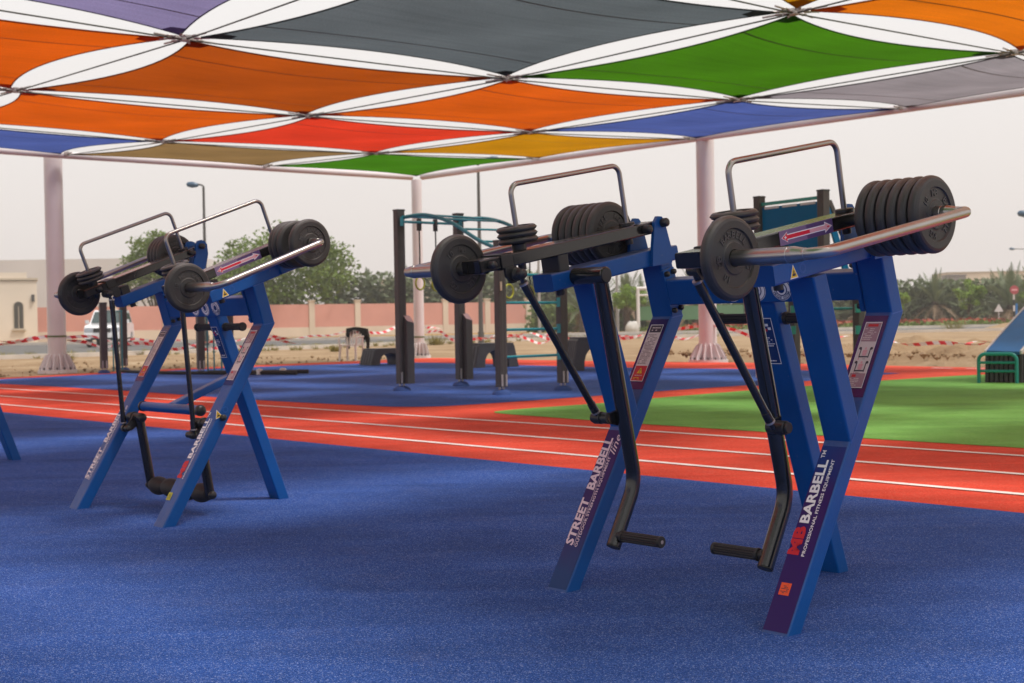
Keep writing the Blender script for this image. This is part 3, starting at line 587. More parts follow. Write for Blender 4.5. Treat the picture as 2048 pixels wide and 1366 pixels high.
def arm(root, s, C, dz):
    """one rocking weight arm with its rods: rail, U rack, storage bar, push rod"""
    v0 = .499 * s; m = C['m']; a = Vector((0, 1, m)).normalized(); nr = Vector((0, -m, 1)).normalized()
    def T(u): return Vector((v0, u, C['w0'] + m * u + dz))          # point on the rail's top face
    ctr = nr * -.0235
    b = MB(); b.rtube(T(C['u0']) + ctr, T(C['u1']) + ctr, X3, .102, .047, r=.005); rail = b.build('weight_rail', M_black, root)
    b = MB(); b.rtube(T(C['u0']) + ctr - a * .004, T(C['u0']) + ctr - a * .0005, X3, .096, .041, r=.004); b.build('end_cap', M_gloss, rail)
    if s > 0: arrow_sticker(rail, T(C['ar']) + X3 * (.051) + nr * -.046, a, nr, .285, .046)
    # U shaped rod rack with its collar plates
    p0, p1 = T(C['U'][0]), T(C['U'][1]); H = .238
    b = MB(); b.tube(fillet([p0 - nr * .01, p0 + nr * H, p1 + nr * H, p1 - nr * .01], .038, 7), .0098, 12); b.build('plate_rack', M_ssteel, root)
    b = MB(); b.cyl(p1, p1 + nr * .013, .031, 20); b.build('rack_washer', M_cap, rail); b = MB(); b.cyl(p0, p0 + nr * .024, .026, 16); b.build('rack_collar', M_cap, rail)
    for q in (p0, p1):
        b = MB(); b.cyl(q - nr * .047, q - nr * .072, .0155, 12); b.build('rubber_stop', M_cap, rail)
    # storage bar
    uf, ur = C['uf'], C['ur']; wf, wr = C['w0'] + m * uf - .0285 + dz, C['w0'] + m * ur - .024 + dz + C.get('drear', 0) * s
    b = MB(); vb = (.955 if s > 0 else .935) * s; b.tube(fillet([(.84 * s, uf, wf), (vb, uf, wf), (vb, ur, wr), (.84 * s, ur, wr)], [.055, .034], 10), .0165, 14); bar = b.build('storage_bar', M_steel, root)
    for (u, w_, ve) in ((uf, wf, .845), (ur, wr, .86)):
        b = MB(); b.lathe([(.0235, 0), (.0235, ve - .45), (.0222, ve - .4485), (.0222, ve - .4465), (.0240, ve - .445), (.0240, ve - .432), (.0178, ve - .400), (.0178, ve - .394), (.0164, ve - .393)], (.45 * s, u, w_), X3 * s, 20); b.build('sleeve', M_steel, bar)
    # pivot bolt on the rail
    d = X3 * -s
    b = MB(); b.dome(T(C['u1'] - .075) + ctr + d * .051, d, .0165, .034); b.build('pivot_bolt', M_cap, rail); b = MB(); b.dome(T(C['u1'] - .075) + ctr - d * .051, -d, .0165, .03); b.build('pivot_bolt', M_cap, rail)
    b = MB(); b.dome(T(C['cl'] - .075) + ctr + d * .051, d, .0135, .026); b.build('side_bolt', M_cap, rail)
    # clevis and push rod
    q = T(C['cl']) + ctr; b = MB(); b.rtube(q - a * .027, q + a * .027, X3, .113, .056, r=.006)
    b.prism([(-.026, -.02), (.026, -.02), (.03, -.052), (.018, -.078), (-.006, -.078), (-.026, -.05)], Vector((v0 - s * .057, q.y, q.z)), a, nr, d * .012); b.build('clevis', M_blackm, rail)
    j = Vector((.40 * s, C['rod'][0][0], C['rod'][0][1] + dz)); e = Vector((.40 * s, C['rod'][1][0], C['rod'][1][1]))
    b = MB(); jj = j + Vector((0, -.016, .034)); b.cyl((.452 * s, jj.y, jj.z), (.405 * s, jj.y, jj.z), .021, 16); b.cyl((.42 * s, jj.y, jj.z), (.412 * s, jj.y, jj.z), .024, 16); b.dome((.405 * s, jj.y, jj.z), d, .018, .03); b.build('upper_joint', M_cap, root)
    dr = (e - j).normalized(); b = MB(); b.tube([jj, j + dr * .015], .0095, 10); b.tube([j, e], .0135, 14); b.tube([j - dr * .002, j + dr * .05], .0155, 12); b.tube([e - dr * .04, e], .0155, 12); b.tube([e, e + dr * .03], .0095, 10); rod = b.build('push_rod', M_black, root)
    b = MB(); b.tube([j - dr * .004, j + dr * .004], .0168, 14); b.tube([e - dr * .003, e + dr * .004], .0168, 14); b.build('lock_ring', M_hw, rod)
    return (uf, wf), (ur, wr), [(p0, nr)]
def strength_machine(kind, loc, th, label):
    root = empty('strength_machine', (*loc, 0), -th, label, 'exercise machine', 'blue strength machines'); K = kind
    C = dict(m=.188, w0=1.272, u0=-.387, u1=.525, U=(-.155, .407), uf=-.358, ur=.408, cl=-.268, rod=((-.228, 1.119), (.120, .655)), ar=-.018, drear=-.004) if K == 1 else \
        dict(m=.372, w0=1.178, u0=.072, u1=.800, U=(.148, .708), uf=.108, ur=.713, cl=.222, rod=((.207, 1.15), (.262, .462)), ar=.315)
    B = dict(m=.187, f=(-.043, 1.127), r=(.50, 1.2285)) if K == 1 else dict(m=.36, f=(.293, 1.143), r=(.70, 1.2895))
    info = {}
    for s in (-1, 1):
        v0 = .499 * s; dzb = -.005 * s if K == 1 else 0; dz = -.009 * s if K == 1 else 0.002 * -s
        g = MB(); g.rtube((v0, .0256, -.02), (v0, .6345, 1.004), X3, .104, .0645, Z3, Z3, .0075, k=3); leg = g.build('front_leg', M_blue, root); leg_prints(leg, s, v0, K)
        mb = B['m']; bn = Vector((0, -mb, 1)).normalized(); ba = Vector((0, 1, mb)).normalized(); bd = Vector((0, 0, dzb))
        g = MB(); up = Vector((0, -.0625, .212)).normalized(); top = Vector((v0, .574, 1.209)) + (bd if K == 1 else Vector((0, 0, .004)))
        g.rtube((v0, .6345, 1.004), top, X3, .104, .0708, Z3, bn, .0075, k=3); post = g.build('upper_post', M_blue, root)
        g = MB(); g.rtube((v0, .6345, 1.0025), (v0, .6340, 1.0055), X3, .1065, .0772, r=.008); g.build('weld_seam', M_weld, post)
        g = MB(); g.rtube(top - bn * .004, top - bn * .0005, X3, .1068, .0765, r=.008); g.build('weld_seam', M_weld, post)
        g = MB(); bf = Vector((v0, *B['f'])) + bd; br = Vector((v0, *B['r'])) + bd; g.rtube(bf, br, X3, .1035, .0655, r=.0075, k=3); bm = g.build('sloping_beam', M_blue, root)
        g = MB(); g.cyl(bf + ba * .08 - bn * .032, bf + ba * .08 - bn * .058, .0165, 12); g.build('rubber_foot', M_cap, bm)
        if s > 0: warn_triangle(bm, bf + ba * (.098 if K == 1 else .082) + X3 * .0518 + bn * -.004, ba, bn, X3)
        # stop block between beam and rail
        su = .03 if K == 1 else .335; pb = bf + ba * ((su - B['f'][0]) / ba.y) + bn * .0325
        g = MB(); g.rtube(pb, pb + bn * (.055 if K == 1 else .043) + Vector((0, 0, dz)), X3, .095, .055, r=.006); g.build('stop_block', M_blackm, bm)
        # saddle with two ears carrying the pivot
        g = MB(); g.rtube(br + ba * .002, br + ba * .128, X3, .136, .058, r=.008); sd_ = g.build('saddle', M_blue, root)
        if K == 1: ear = [(.477, 1.19), (.590, 1.208), (.583, 1.274), (.557, 1.345), (.549, 1.37), (.532, 1.386), (.508, 1.386), (.492, 1.362), (.481, 1.27)]; pv = (.536, 1.362)
        else: ear = [(.715, 1.28), (.795, 1.31), (.822, 1.36), (.834, 1.42), (.828, 1.478), (.812, 1.496), (.79, 1.502), (.768, 1.496), (.755, 1.478), (.752, 1.41), (.735, 1.36)]; pv = (.788, 1.464)
        for q0, q1 in ((.430, .445), (.553, .568)):
            g = MB(); g.prism(ear, (q0 * s, 0, dz), (0, 1, 0), (0, 0, 1), X3 * s * (q1 - q0)); g.build('saddle_ear', M_blue, sd_)
        d = X3 * -s; g = MB(); g.dome((.431 * s, pv[0], pv[1] + dz), d, .0175, .030); g.build('saddle_bolt', M_cap, sd_); g = MB(); g.dome((.567 * s, pv[0], pv[1] + dz), -d, .0175, .030); g.build('saddle_bolt', M_cap, sd_)
        if K == 1:
            g = MB(); g.rtube((v0, .193, 1.131 + dzb), (v0, .374, .6125), X3, .104, .0745, bn, LEGN, .0075, k=3); fp = g.build('front_post', M_blue, root)
            g = MB(); g.rtube(Vector((v0, .374, .6125)) + LEGN * .001, Vector((v0, .374, .6125)) - LEGN * .0015, X3, .1065, .098, r=.008); g.build('weld_seam', M_weld, fp)
            # pivot tube, bent lever and hand grip
            du = .026 if s > 0 else -.006
            g = MB(); g.cyl((.448 * s, .077 + du, 1.157), (.286 * s, .077 + du, 1.157), .031, 28, ch=.003); pt_ = g.build('pivot_tube', M_black, root)
            g = MB(); g.cyl((.2862 * s, .077 + du, 1.157), (.283 * s, .077 + du, 1.157), .026, 24); g.build('tube_cap', M_cap, pt_)
            e = Vector((.335 * s, .142 + du, .163)); g = MB(); g.tube(fillet([(.322 * s, .083 + du, 1.145), (.335 * s, .262 + du, .389), e], .16, 9), .0275, 20, caps=False); lev = g.build('lever_arm', M_black, root)
            la = (e - Vector((.335 * s, .262 + du, .389))).normalized(); g = MB(); g.cyl(e, e + la * .006, .0268, 18); g.build('end_cap', M_cap, lev)
            gu = Vector((0, .153 + du, .201)); g = MB(); fluted(g, gu + X3 * s * .295, gu + X3 * s * .118, .0205); g.cyl(gu + X3 * s * .118, gu + X3 * s * .105, .0212, 20); g.cyl(gu + X3 * s * .303, gu + X3 * s * .292, .0225, 20); g.cyl(gu + X3 * s * .335, gu + X3 * s * .30, .0165, 14); g.build('hand_grip', M_grip, root)
            g = MB(); g.cyl(gu + X3 * s * .1052, gu + X3 * s * .1035, .007, 10); g.build('grip_screw', M_hw, lev)
            g = MB(); g.prism([(.205, .665), (.205, .60), (.150, .612), (.138, .632), (.15, .65)], (.362 * s, du, 0), (0, 1, 0), (0, 0, 1), X3 * s * -.012); g.build('lever_lug', M_black, lev)
            g = MB(); g.cyl((.352 * s, .148 + du, .632), (.385 * s, .148 + du, .632), .0215, 18); g.cyl((.388 * s, .148 + du, .632), (.425 * s, .148 + du, .632), .0235, 18); g.cyl((.425 * s, .148 + du, .632), (.437 * s, .148 + du, .632), .019, 16); g.build('lower_joint', M_cap, root)
        else:
            g = MB(); g.cyl((.448 * s, .325, .49), (.30 * s, .325, .49), .026, 22); g.cyl((.40 * s, .325, .49), (.385 * s, .325, .49), .031, 22); g.dome((.30 * s, .325, .49), X3 * -s, .0245, .02); g.build('pivot_tube', M_blackm, root)
            if s > 0:
                g = MB(); g.dome((.552, .345, .525), X3, .017, .022); g.build('side_bolt', M_cap, leg); warn_triangle(leg, (.5518, .318, .545), (Vector((0, .94, .34))), Vector((0, -.34, .94)), X3)
            g = MB(); e = Vector((.33 * s, .388, .105)); g.tube([(.33 * s, .322, .50), e], .0255, 18); lev = g.build('lever_arm', M_black, root); g = MB(); g.dome(e + X3 * s * .02, X3 * s, .022, .022); g.build('knob', M_cap, lev)
            g = MB(); g.prism([(.345, .50), (.30, .505), (.248, .432), (.262, .416), (.29, .42), (.345, .46)], (.352 * s, 0, 0), (0, 1, 0), (0, 0, 1), X3 * s * .012); g.build('lever_lug', M_blackm, lev)
            g = MB(); g.cyl((.352 * s, .262, .432), (.375 * s, .262, .432), .0165, 14); g.dome((.375 * s, .262, .432), X3 * s, .021, .034); g.dome((.352 * s, .262, .432), X3 * -s, .0165, .022); g.build('lower_joint', M_cap, root)
        info[s] = arm(root, s, C, dz)
    # cross beam with bolted flanges and round badges
    up = Vector((0, -.0625, .212)).normalized(); cn = Vector((0, -up.z, up.y)); cb = Vector((0, .566, 1.096)) - cn * .03
    g = MB(); g.rtube(cb - X3 * .437, cb + X3 * .437, up, .102, .06, r=.007, k=3); cross = g.build('cross_beam', M_blue, root)
    for s in (-1, 1):
        g = MB(); g.box(cb + X3 * s * .4405, (.182, .066, .013), (up, cn, X3), r=.004); fl = g.build('flange', M_blue, cross)
        for k1 in (-.074, .074):
            for k2 in (-.02, .02):
                g = MB(); q = cb + up * k1 + cn * k2 + X3 * s * .434; g.dome(q, X3 * -s, .0105, .018, 10); g.build('bolt_cap', M_cap, fl)
    for k, v in enumerate((-.115, 0, .115)):
        o = cb + cn * .0305 + X3 * v; g = MB()
        def disc(r, lift, mi, seg=28): g.flat(([(x, y, 0) for x, y in circ(r, seg)], [tuple(range(seg))]), o + cn * lift, X3, up, mi)
        disc(.043, .0006, 0); disc(.041, .0011, 1); disc(.0385, .0016, 0); disc(.026, .0021, 1); disc(.022, .0026, 0); disc(.015, .0031, 1)
        if k == 2:
            word = 'WEIGHT SYSTEM'
            for c_, ch in enumerate(word):
                if ch == ' ': continue
                ph = math.radians(205 + 130 * c_ / (len(word) - 1)); vs, fs = text(ch, .0135, .02, 0, 'CENTER')
                rr = Vector((math.cos(ph), math.sin(ph))); g.flat((vs, fs), o + cn * .0027 + (X3 * rr.x + up * rr.y) * .0372, X3 * -rr.y + up * rr.x, X3 * -rr.x - up * rr.y, 1)
        g.build('round_badge', [M_white, M_filmb], cross)
    # rear leg, its handle bar and sticker
    g = MB(); r0, r1 = Vector((0, .637, 1.05)), Vector((0, 1.026, -.02)); g.rtube(r0, r1, X3, .104, .067, Z3, Z3, .0075, k=3); rear = g.build('rear_leg', M_blue, root)
    ra = (r0 - r1).normalized(); rn = Vector((0, -ra.z, ra.y)); g = MB(); o = r0 + rn * .0335 + rn * .0008; L = Vector
    g.flat(rect(-.040, -.232, .020, -.052), o, X3, ra, 0); frame_rect(g, o + rn * .0006, X3, ra, -.042, -.234, .022, -.050, .003, 1)
    rows(g, o + rn * .0006, X3, ra, -.034, -.165, .014, -.125, 5, 1, .8); rows(g, o + rn * .0006, X3, ra, -.034, -.226, .014, -.216, 1, 1, .9)
    for xx, yy, c_ in ((-.024, -.085, 2), (-.006, -.078, 1), (-.014, -.098, 2), (.004, -.092, 1)): g.flat(rect(xx - .007, yy - .005, xx + .007, yy + .005), o + rn * .0007, X3, ra, c_)
    g.build('rear_sticker', [M_filmb, M_white, M_redp], rear)
    hb = Vector((0, .655, .99)); g = MB(); g.cyl(hb - X3 * .25, hb + X3 * .25, .0125, 14); hd = g.build('handle_bar', M_blackm, root)
    for s in (-1, 1):
        g = MB(); fluted(g, hb + X3 * s * .075, hb + X3 * s * .235, .0195, 12); g.cyl(hb + X3 * s * .235, hb + X3 * s * .252, .024, 18); g.cyl(hb + X3 * s * .062, hb + X3 * s * .078, .024, 18); g.build('grip', M_grip, hd)
        g = MB(); g.cyl(hb + X3 * s * .050, hb + X3 * s * .060, .021, 14); g.build('handle_boss', M_blue, hd)
    if K == 2:
        g = MB(); g.cyl((-.305, .34, .553), (.325, .34, .553), .0265, 22); fb = g.build('foot_bar', M_blue, root)
        for q, dd in ((-.305, -1), (.325, 1)): g = MB(); g.dome((q, .34, .553), X3 * dd, .030, .03); g.build('bar_cap', M_cap, fb)
        g = MB(); g.rtube((0, .355, .562), (0, .765, .728), X3, .062, .04, None, rn); g.build('strut', M_blue, root)
        g = MB(); g.cyl((-.345, .388, .108), (.345, .388, .108), .012, 12); ax = g.build('roller_axle', M_blackm, root)
        for s in (-1, 1):
            pr = [(.014, 0), (.034, .006)]
            for k in range(0, 33):
                h = .012 + .288 * k / 32; x = (h - .012) / .288 * 2; fr = (x % 1) * 2 - 1; fr = 1 if k == 32 else fr
                pr.append((max(.030, .052 * math.sqrt(max(0, 1 - (fr * .86) ** 2))), h))
            pr += [(.034, .306), (.014, .308)]
            g = MB(); g.lathe(pr, (.012 * s, .388, .108), X3 * s, 26, 0, False); g.build('foam_roller', mat('foam_rubber', (.022, .02, .019), .62, 0, .25, 30, .3, 200), root)
    return root, info

# weight plates: things of their own, hung on the bars
def plate_mesh(R, T, letters, name):
    k = R / .124; b = MB(); h = T / 2; q = h - .0045
    half = [(.026 * (1 if R > .1 else .42), h - .002), (.046 * k, h - .002), (.048 * k, q), (.052 * k, q - .001), (.084 * k, q - .001), (.087 * k, h), (.108 * k, h), (.116 * k, h - .003), (.122 * k, h - .009), (.124 * k, h - .016 if T > .03 else .002)]
    pr = [(r, -z) for r, z in half] + [(r, z) for r, z in half[::-1]] + [(half[0][0], -half[0][1])]
    b.lathe(pr, (0, 0, 0), X3, 56 if R > .1 else 40); me = b.mesh(name, M_rub); lm = None
    if letters:
        t = MB()
        for sg in (1, -1):
            e1, e2 = Vector((0, sg, 0)), Z3
            for word, a0, step in (('MB', 72, 15), ('BARBELL', 12, 15.2), ('10', 122, 13), ('KG', 230, 15)):
                for c_, ch in enumerate(word):
                    ph = math.radians(a0 - c_ * step); rr = e1 * math.cos(ph) + e2 * math.sin(ph); tt = e1 * math.sin(ph) - e2 * math.cos(ph)
                    t.flat(text(ch, .029 * k, .012, .0016, 'CENTER'), X3 * sg * (q - .0002) + rr * .0585 * k, tt, rr)
        lm = t.mesh('lettering', M_letter)
    return me, lm
BIG = plate_mesh(.124, .0375, True, 'weight_plate'); SMALL = plate_mesh(.0745, .0205, False, 'small_plate')
def plate(root, data, pos, axis, spin, name, label, group):
    Mw = Matrix.Translation(root.location) @ root.rotation_euler.to_matrix().to_4x4(); ax = Vector(axis).normalized()
    Y = Z3.cross(ax).normalized() if abs(ax.z) < .9 else Vector((0, 1, 0)).cross(ax).normalized(); Zr = ax.cross(Y)
    Rm = Matrix((ax, Y, Zr)).transposed().to_4x4()
    o = link(name, data[0], None, label=label, cat='weight plate', group=group); o.matrix_world = Mw @ Matrix.Translation(pos) @ Rm @ Matrix.Rotation(spin, 4, 'X')
    if data[1]: link('lettering', data[1], o)
    return o
ORD = ['innermost', 'second', 'third', 'fourth', 'fifth', 'outermost']
rp = random.Random(11)
def load(root, info, which, rear, vin):
    """rear[s]: list of v positions of the rear stack; one plate in front, three small ones on the rack"""
    for s in (-1, 1):
        side = 'near' if s > 0 else 'far'; (uf, wf), (ur, wr), rk = info[s]
        fv = vin[s]; plate(root, BIG, (fv * s, uf, wf), X3, {(1, 1): 2.2, (1, -1): .35, (2, 1): 1.0, (2, -1): 2.0}[(which[0], s)], 'weight_plate', f'large black plate alone at the low front end of the {which[1]} machine\'s {side} arm', 'large plates')
        n = len(rear[s])
        for k, v in enumerate(rear[s]):
            nm = 'outermost' if k == n - 1 else ORD[k]
            last = (which[0] == 1 and s == 1 and k == n - 1)
            plate(root, BIG, (v * s, ur + rp.uniform(-.002, .002), wr - .0015), X3, (.55 if last else rp.uniform(0, 6.28)), 'weight_plate', f'large black plate, {nm} in the rear stack on the {which[1]} machine\'s {side} arm', 'large plates')
        p0, nr = rk[0]
        for k in range(3):
            tl = nr + Vector((rp.uniform(-.03, .03), rp.uniform(-.04, .04), 0))
            plate(root, SMALL, p0 + nr * (.036 + .0212 * k), tl, rp.uniform(0, 6), 'small_weight_plate', f'small black plate, {("bottom", "middle", "top")[k]} of three on the {which[1]} machine\'s {side} rack', 'small plates')
m1, i1 = strength_machine(1, (.4805, 4.6401), .8458, 'large blue strength machine at right with low black hand grips')
load(m1, i1, (1, 'right'), {1: [.632 + .0385 * k for k in range(6)], -1: [.595 + .0385 * k for k in range(6)]}, {1: .637, -1: .60})
m2, i2 = strength_machine(2, (-2.1197, 7.1567), .84, 'blue strength machine at left with black foam rollers near the floor')
load(m2, i2, (2, 'left'), {1: [.632, .671, .712, .832], -1: [.60, .639, .678, .717]}, {1: .65, -1: .60})
# leg of a third machine cut off by the left edge
M3 = empty('strength_machine', (-4.62, 8.25, 0), -.84, 'blue machine leg cut off by the left edge of the picture', 'exercise machine', 'blue strength machines')
g = MB(); g.rtube((0, .637, 1.05), (0, 1.026, -.02), X3, .104, .067, Z3, Z3, .0075, k=3); g.build('rear_leg', M_blue, M3)
g = MB(); g.rtube((-.437, .6, 1.096), (.1, .6, 1.096), Z3, .102, .06, r=.007); g.build('cross_beam', M_blue, M3)
g = MB(); g.rtube((-.49, .0256, -.02), (-.49, .6345, 1.12), X3, .104, .0645, Z3, Z3, .0075); g.build('front_leg', M_blue, M3)
M3.location = (-4.594, 9.736, 0)
# ================================================================== playground equipment
M_post = mat('dark_grey_post', (.055, .050, .052), .5, 0, .1, 6); M_teal = mat('teal_paint', (.004, .22, .27), .3, 0, .08, 10, 0, 60, .5, .3); M_teal2 = mat('green_teal_paint', (.002, .25, .215), .3)
M_boot = mat('blue_rubber_boot', (.02, .06, .22), .8); M_silver = mat('silver_bracket', (.45, .42, .42), .35, .7); M_ring = mat('ring_yellow_green', (.36, .36, .012), .4)
M_rope = mat('black_rope', (.015, .014, .014), .8); M_pla = mat('grey_plastic', (.042, .044, .050), .55, 0, .12, 8); M_pblue = mat('blue_panel', (.001, .115, .27), .5, 0, .06, 3, 0, 60, .08); M_bmat = mat('blue_pad', (.04, .17, .42), .5, 0, .1, 4, 0, 60, .2)
M_chair = mat('white_plastic', (.72, .66, .63), .4); M_jack = mat('black_cloth', (.012, .012, .013), .85, 0, .3, 9, .6, 30)
def gpost(par, x, y, h, wd=.125, rz=.62, short=None, z0=.1):
    """extruded post with grooves, end cap, bolted steel foot in a domed rubber boot"""
    R = Matrix.Rotation(rz, 3, 'Z'); c = Vector((x, y, 0)); ex, ey = R @ Vector((1, 0, 0)), R @ Vector((0, 1, 0)); b = MB()
    b.rtube(c + Z3 * z0, c + Z3 * h, ex, wd, wd, r=.012); p = b.build('post', M_post, par)
    for sg in (-1, 1):
        g = MB(); g.box(c - ey * (wd / 2) + ex * sg * wd * .2 + Z3 * (h + z0) / 2, (.018, .008, h - z0 - .06), (ex, ey, Z3)); g.build('rib', M_post, p)
        g = MB(); g.box(c - ey * (wd / 2 + .006) + ex * sg * wd * .28 + Z3 * (z0 + .09), (.028, .008, .16), (ex, ey, Z3)); g.build('bracket', M_silver, p)
        g = MB(); g.cyl(c + ex * sg * wd * .25 + Z3 * .02, c + ex * sg * wd * .25 + Z3 * (z0 + .03), .016, 8); g.build('foot_rod', M_silver, p)
    g = MB(); g.box(c + Z3 * (h + .011), (wd * 1.06, wd * 1.06, .022), (ex, ey, Z3)); g.build('post_cap', M_pla, p)
    g = MB(); g.lathe([(.135, -.02), (.13, .012), (.11, .04), (.075, .062), (.0001, .07)], c, Z3, 22, 0, False); g.build('rubber_boot', M_boot, p)
    if short:
        q = c + ex * (wd * .55) - ey * wd * .75; g = MB(); g.rtube(q + Z3 * z0, q + Z3 * short, ex, wd * .95, wd * .95, None, (ex.x * .2 - ey.x * .62, ex.y * .2 - ey.y * .62, .74), .008); g.build('side_post', M_post, p)
        g = MB(); g.rtube(q + Z3 * (short + .001), q + Z3 * (short + .004), ex, wd * .96, wd * .96, (ex.x * .2 - ey.x * .62, ex.y * .2 - ey.y * .62, .74), (ex.x * .2 - ey.x * .62, ex.y * .2 - ey.y * .62, .74)); g.build('slant_cap', mat('mauve_cap', (.30, .20, .21), .4), p)
    return p
rig = empty('monkey_bars', (-.4, 19.8, 0), 0, 'teal monkey bar rig on four dark posts behind the right machine', 'climbing frame'); RO = Vector((-.4, 19.8, 0))
def L3(x, y, z=0): return Vector((x, y, z)) - RO
gpost(rig, *L3(-1.62, 19.85)[:2], 2.62, .128, .62, 1.05); gpost(rig, *L3(-.80, 21.0)[:2], 2.64, .128, .62, 1.07); gpost(rig, *L3(-.15, 18.35)[:2], 2.06, .125); gpost(rig, *L3(.71, 19.2)[:2], 2.06, .125)
ra_ = smooth([L3(-1.56, 19.8, 2.52), L3(-1.22, 19.5, 2.53), L3(-.85, 19.15, 2.40), L3(-.45, 18.75, 2.12), L3(-.15, 18.45, 1.96)], 7); rb_ = smooth([L3(-.74, 20.95, 2.55), L3(-.42, 20.6, 2.55), L3(-.05, 20.2, 2.43), L3(.35, 19.7, 2.15), L3(.68, 19.25, 1.97)], 7)
for p in (ra_, rb_): g = MB(); g.tube(p, .028, 12); g.build('curved_rail', M_teal, rig)
for k in (2, 7, 12, 17, 22, 26): g = MB(); g.tube([ra_[k], rb_[k]], .016, 10); g.build('rung', M_teal, rig)
g = MB(); g.tube([L3(-1.56, 19.8, 2.46), L3(-.74, 20.95, 2.49)], .02, 10); g.build('cross_bar', M_teal, rig)
for p in (L3(-1.57, 19.79, 2.46), L3(-.76, 20.94, 2.48), L3(.66, 19.14, 1.24), L3(.66, 19.14, .87), L3(.66, 19.14, .50), L3(.66, 19.14, 1.62)): g = MB(); g.box(p, (.05, .12, .13)); g.build('clamp', M_teal, rig)
for z in (1.62, 1.235, .87, .50): g = MB(); g.tube([L3(-.1, 18.37, z), L3(.66, 19.12, z)], .019, 12); g.build('wall_bar', M_teal, rig)
g = MB(); g.box(L3(-.135, 18.27, 1.46), (.03, .012, .12), (Vector((.81, .58, 0)), Vector((-.58, .81, 0)), Z3)); g.build('notice_plate', mat('cream_plate', (.52, .42, .32), .5), rig)
for n_, (x, y, zt, zr, what) in enumerate(((-1.35, 20.2, 2.5, 1.57, 'in front of the far corner column'), (-1.12, 20.4, 2.5, 1.55, 'half hidden behind a plate'), (-.03, 18.85, 2.0, 1.40, 'beside the shorter post with the notice plate'), (.27, 19.4, 2.1, 1.38, 'right of the push rod'))):
    ro_ = empty('gym_ring', (x, y, zr), .9, f'yellow green gymnastic ring on a black strap, {what}', 'gym ring', 'gymnastic rings'); g = MB(); g.tube([(.095 * math.cos(2 * PI * k / 28), 0, .095 * math.sin(2 * PI * k / 28)) for k in range(28)], .0135, 10, closed=True); g.build('ring', M_ring, ro_)
    g = MB(); g.tube([(0, 0, .10), (.004, 0, (zt - zr) * .5), (0, 0, zt - zr)], .011, 8); g.build('strap', M_rope, ro_); g = MB(); g.rtube((0, 0, zt - zr - .15), (0, 0, zt - zr + .03), (1, 0, 0), .06, .05); g.build('swivel', M_pla, ro_)
def step_bench(x, y, wd, dp, h, rz, label):
    o = empty('step_bench', (x, y, 0), rz, label, 'bench', 'dark arched step benches'); n = 14; t = .16 * h + .02
    poly = [(-wd * .5, 0), (-wd * .28, 0)] + [(-.30 * wd * math.cos(PI * k / n) * .92, h * .74 * math.sin(PI * k / n) ** .6) for k in range(1, n)] + [(wd * .28, 0), (wd * .5, 0), (wd * .40, h * .93), (wd * .37, h), (-wd * .37, h), (-wd * .40, h * .93)]
    g = MB(); g.prism(poly, (0, -dp / 2, 0), (1, 0, 0), (0, 0, 1), (0, dp, 0)); g.build('shell', M_pla, o)
    for s in (-1, 1):
        for k in range(5):
            yy = -dp / 2 + dp * (k + .5) / 5; g = MB(); g.rtube((s * wd * .502, yy, .01), (s * wd * .40, yy, h * .92), (0, 1, 0), dp * .09, .03, r=.004); g.build('rib', M_pla, o)
    g = MB(); g.box((0, 0, h + .008), (wd * .78, dp * 1.02, .016)); g.build('tread', mat('bench_tread', (.07, .07, .075), .6), o)
step_bench(-3.05, 32.2, .95, .7, .37, .55, 'low dark arched step bench left of the monkey bars'); step_bench(-.50, 29.3, 1.05, .75, .50, .5, 'medium dark arched step bench between the monkey bar posts'); step_bench(1.6, 26.6, 1.05, .75, .63, .2, 'tallest dark arched step bench right of the monkey bars')
# low frame of posts with upright bars, far left
lf = empty('bar_frame', (-8, 30, 0), 0, 'low dark post frame with thin teal upright bars behind the left machine', 'exercise frame'); FO = Vector((-8, 30, 0))
def F3(x, y, z=0): return Vector((x, y, z)) - FO
for x, y, h in ((-8.93, 29.7, 1.52), (-8.95, 31.3, 1.52), (-6.49, 28.3, 1.45), (-5.95, 28.6, 1.45)): gpost(lf, *F3(x, y)[:2], h, .15, .5)
for x, y in ((-8.78, 29.9), (-8.70, 30.3), (-6.36, 28.36), (-6.24, 28.42), (-6.1, 28.5)):
    g = MB(); g.tube([F3(x, y, .03), F3(x, y, 1.38)], .017, 10); g.build('upright_bar', M_teal, lf)
for a, b_ in (((-8.93, 29.7), (-8.95, 31.3)), ((-6.49, 28.3), (-5.95, 28.6))): g = MB(); g.tube([F3(*a, 1.36), F3(*b_, 1.36)], .02, 10); g.build('top_bar', M_teal, lf)
def rope(pts, r, label):
    g = MB(); g.tube(smooth(pts, 5), r, 8); g.build('training_rope', M_rope, label=label, cat='rope', group='training ropes on the floor')
rope([(-8.75, 30.2, .03), (-8.2, 29.3, .03), (-7.3, 28.4, .03), (-6.6, 27.9, .03), (-5.7, 27.6, .03)], .035, 'black training rope lying on the blue floor between the left frame posts')
rope([(-6.2, 27.75, .04), (-5.4, 27.2, .04), (-4.75, 27.0, .04), (-4.25, 26.75, .04)], .045, 'black training rope end lying right of the left frame')
rope([(-5.4, 27.7, .04), (-4.7, 27.35, .04), (-4.1, 27.3, .04)], .04, 'second black rope end with a pale clamp on the blue floor')
for x, y in ((-5.05, 27.1), (-4.62, 27.33)):
    g = MB(); g.dome((x, y, .0), Z3, .07, .12); g.build('rope_clamp', M_silver, label='pale round clamp holding the ' + ('nearer' if y < 27.2 else 'farther') + ' rope end on the blue floor', cat='clamp', group='rope clamps')
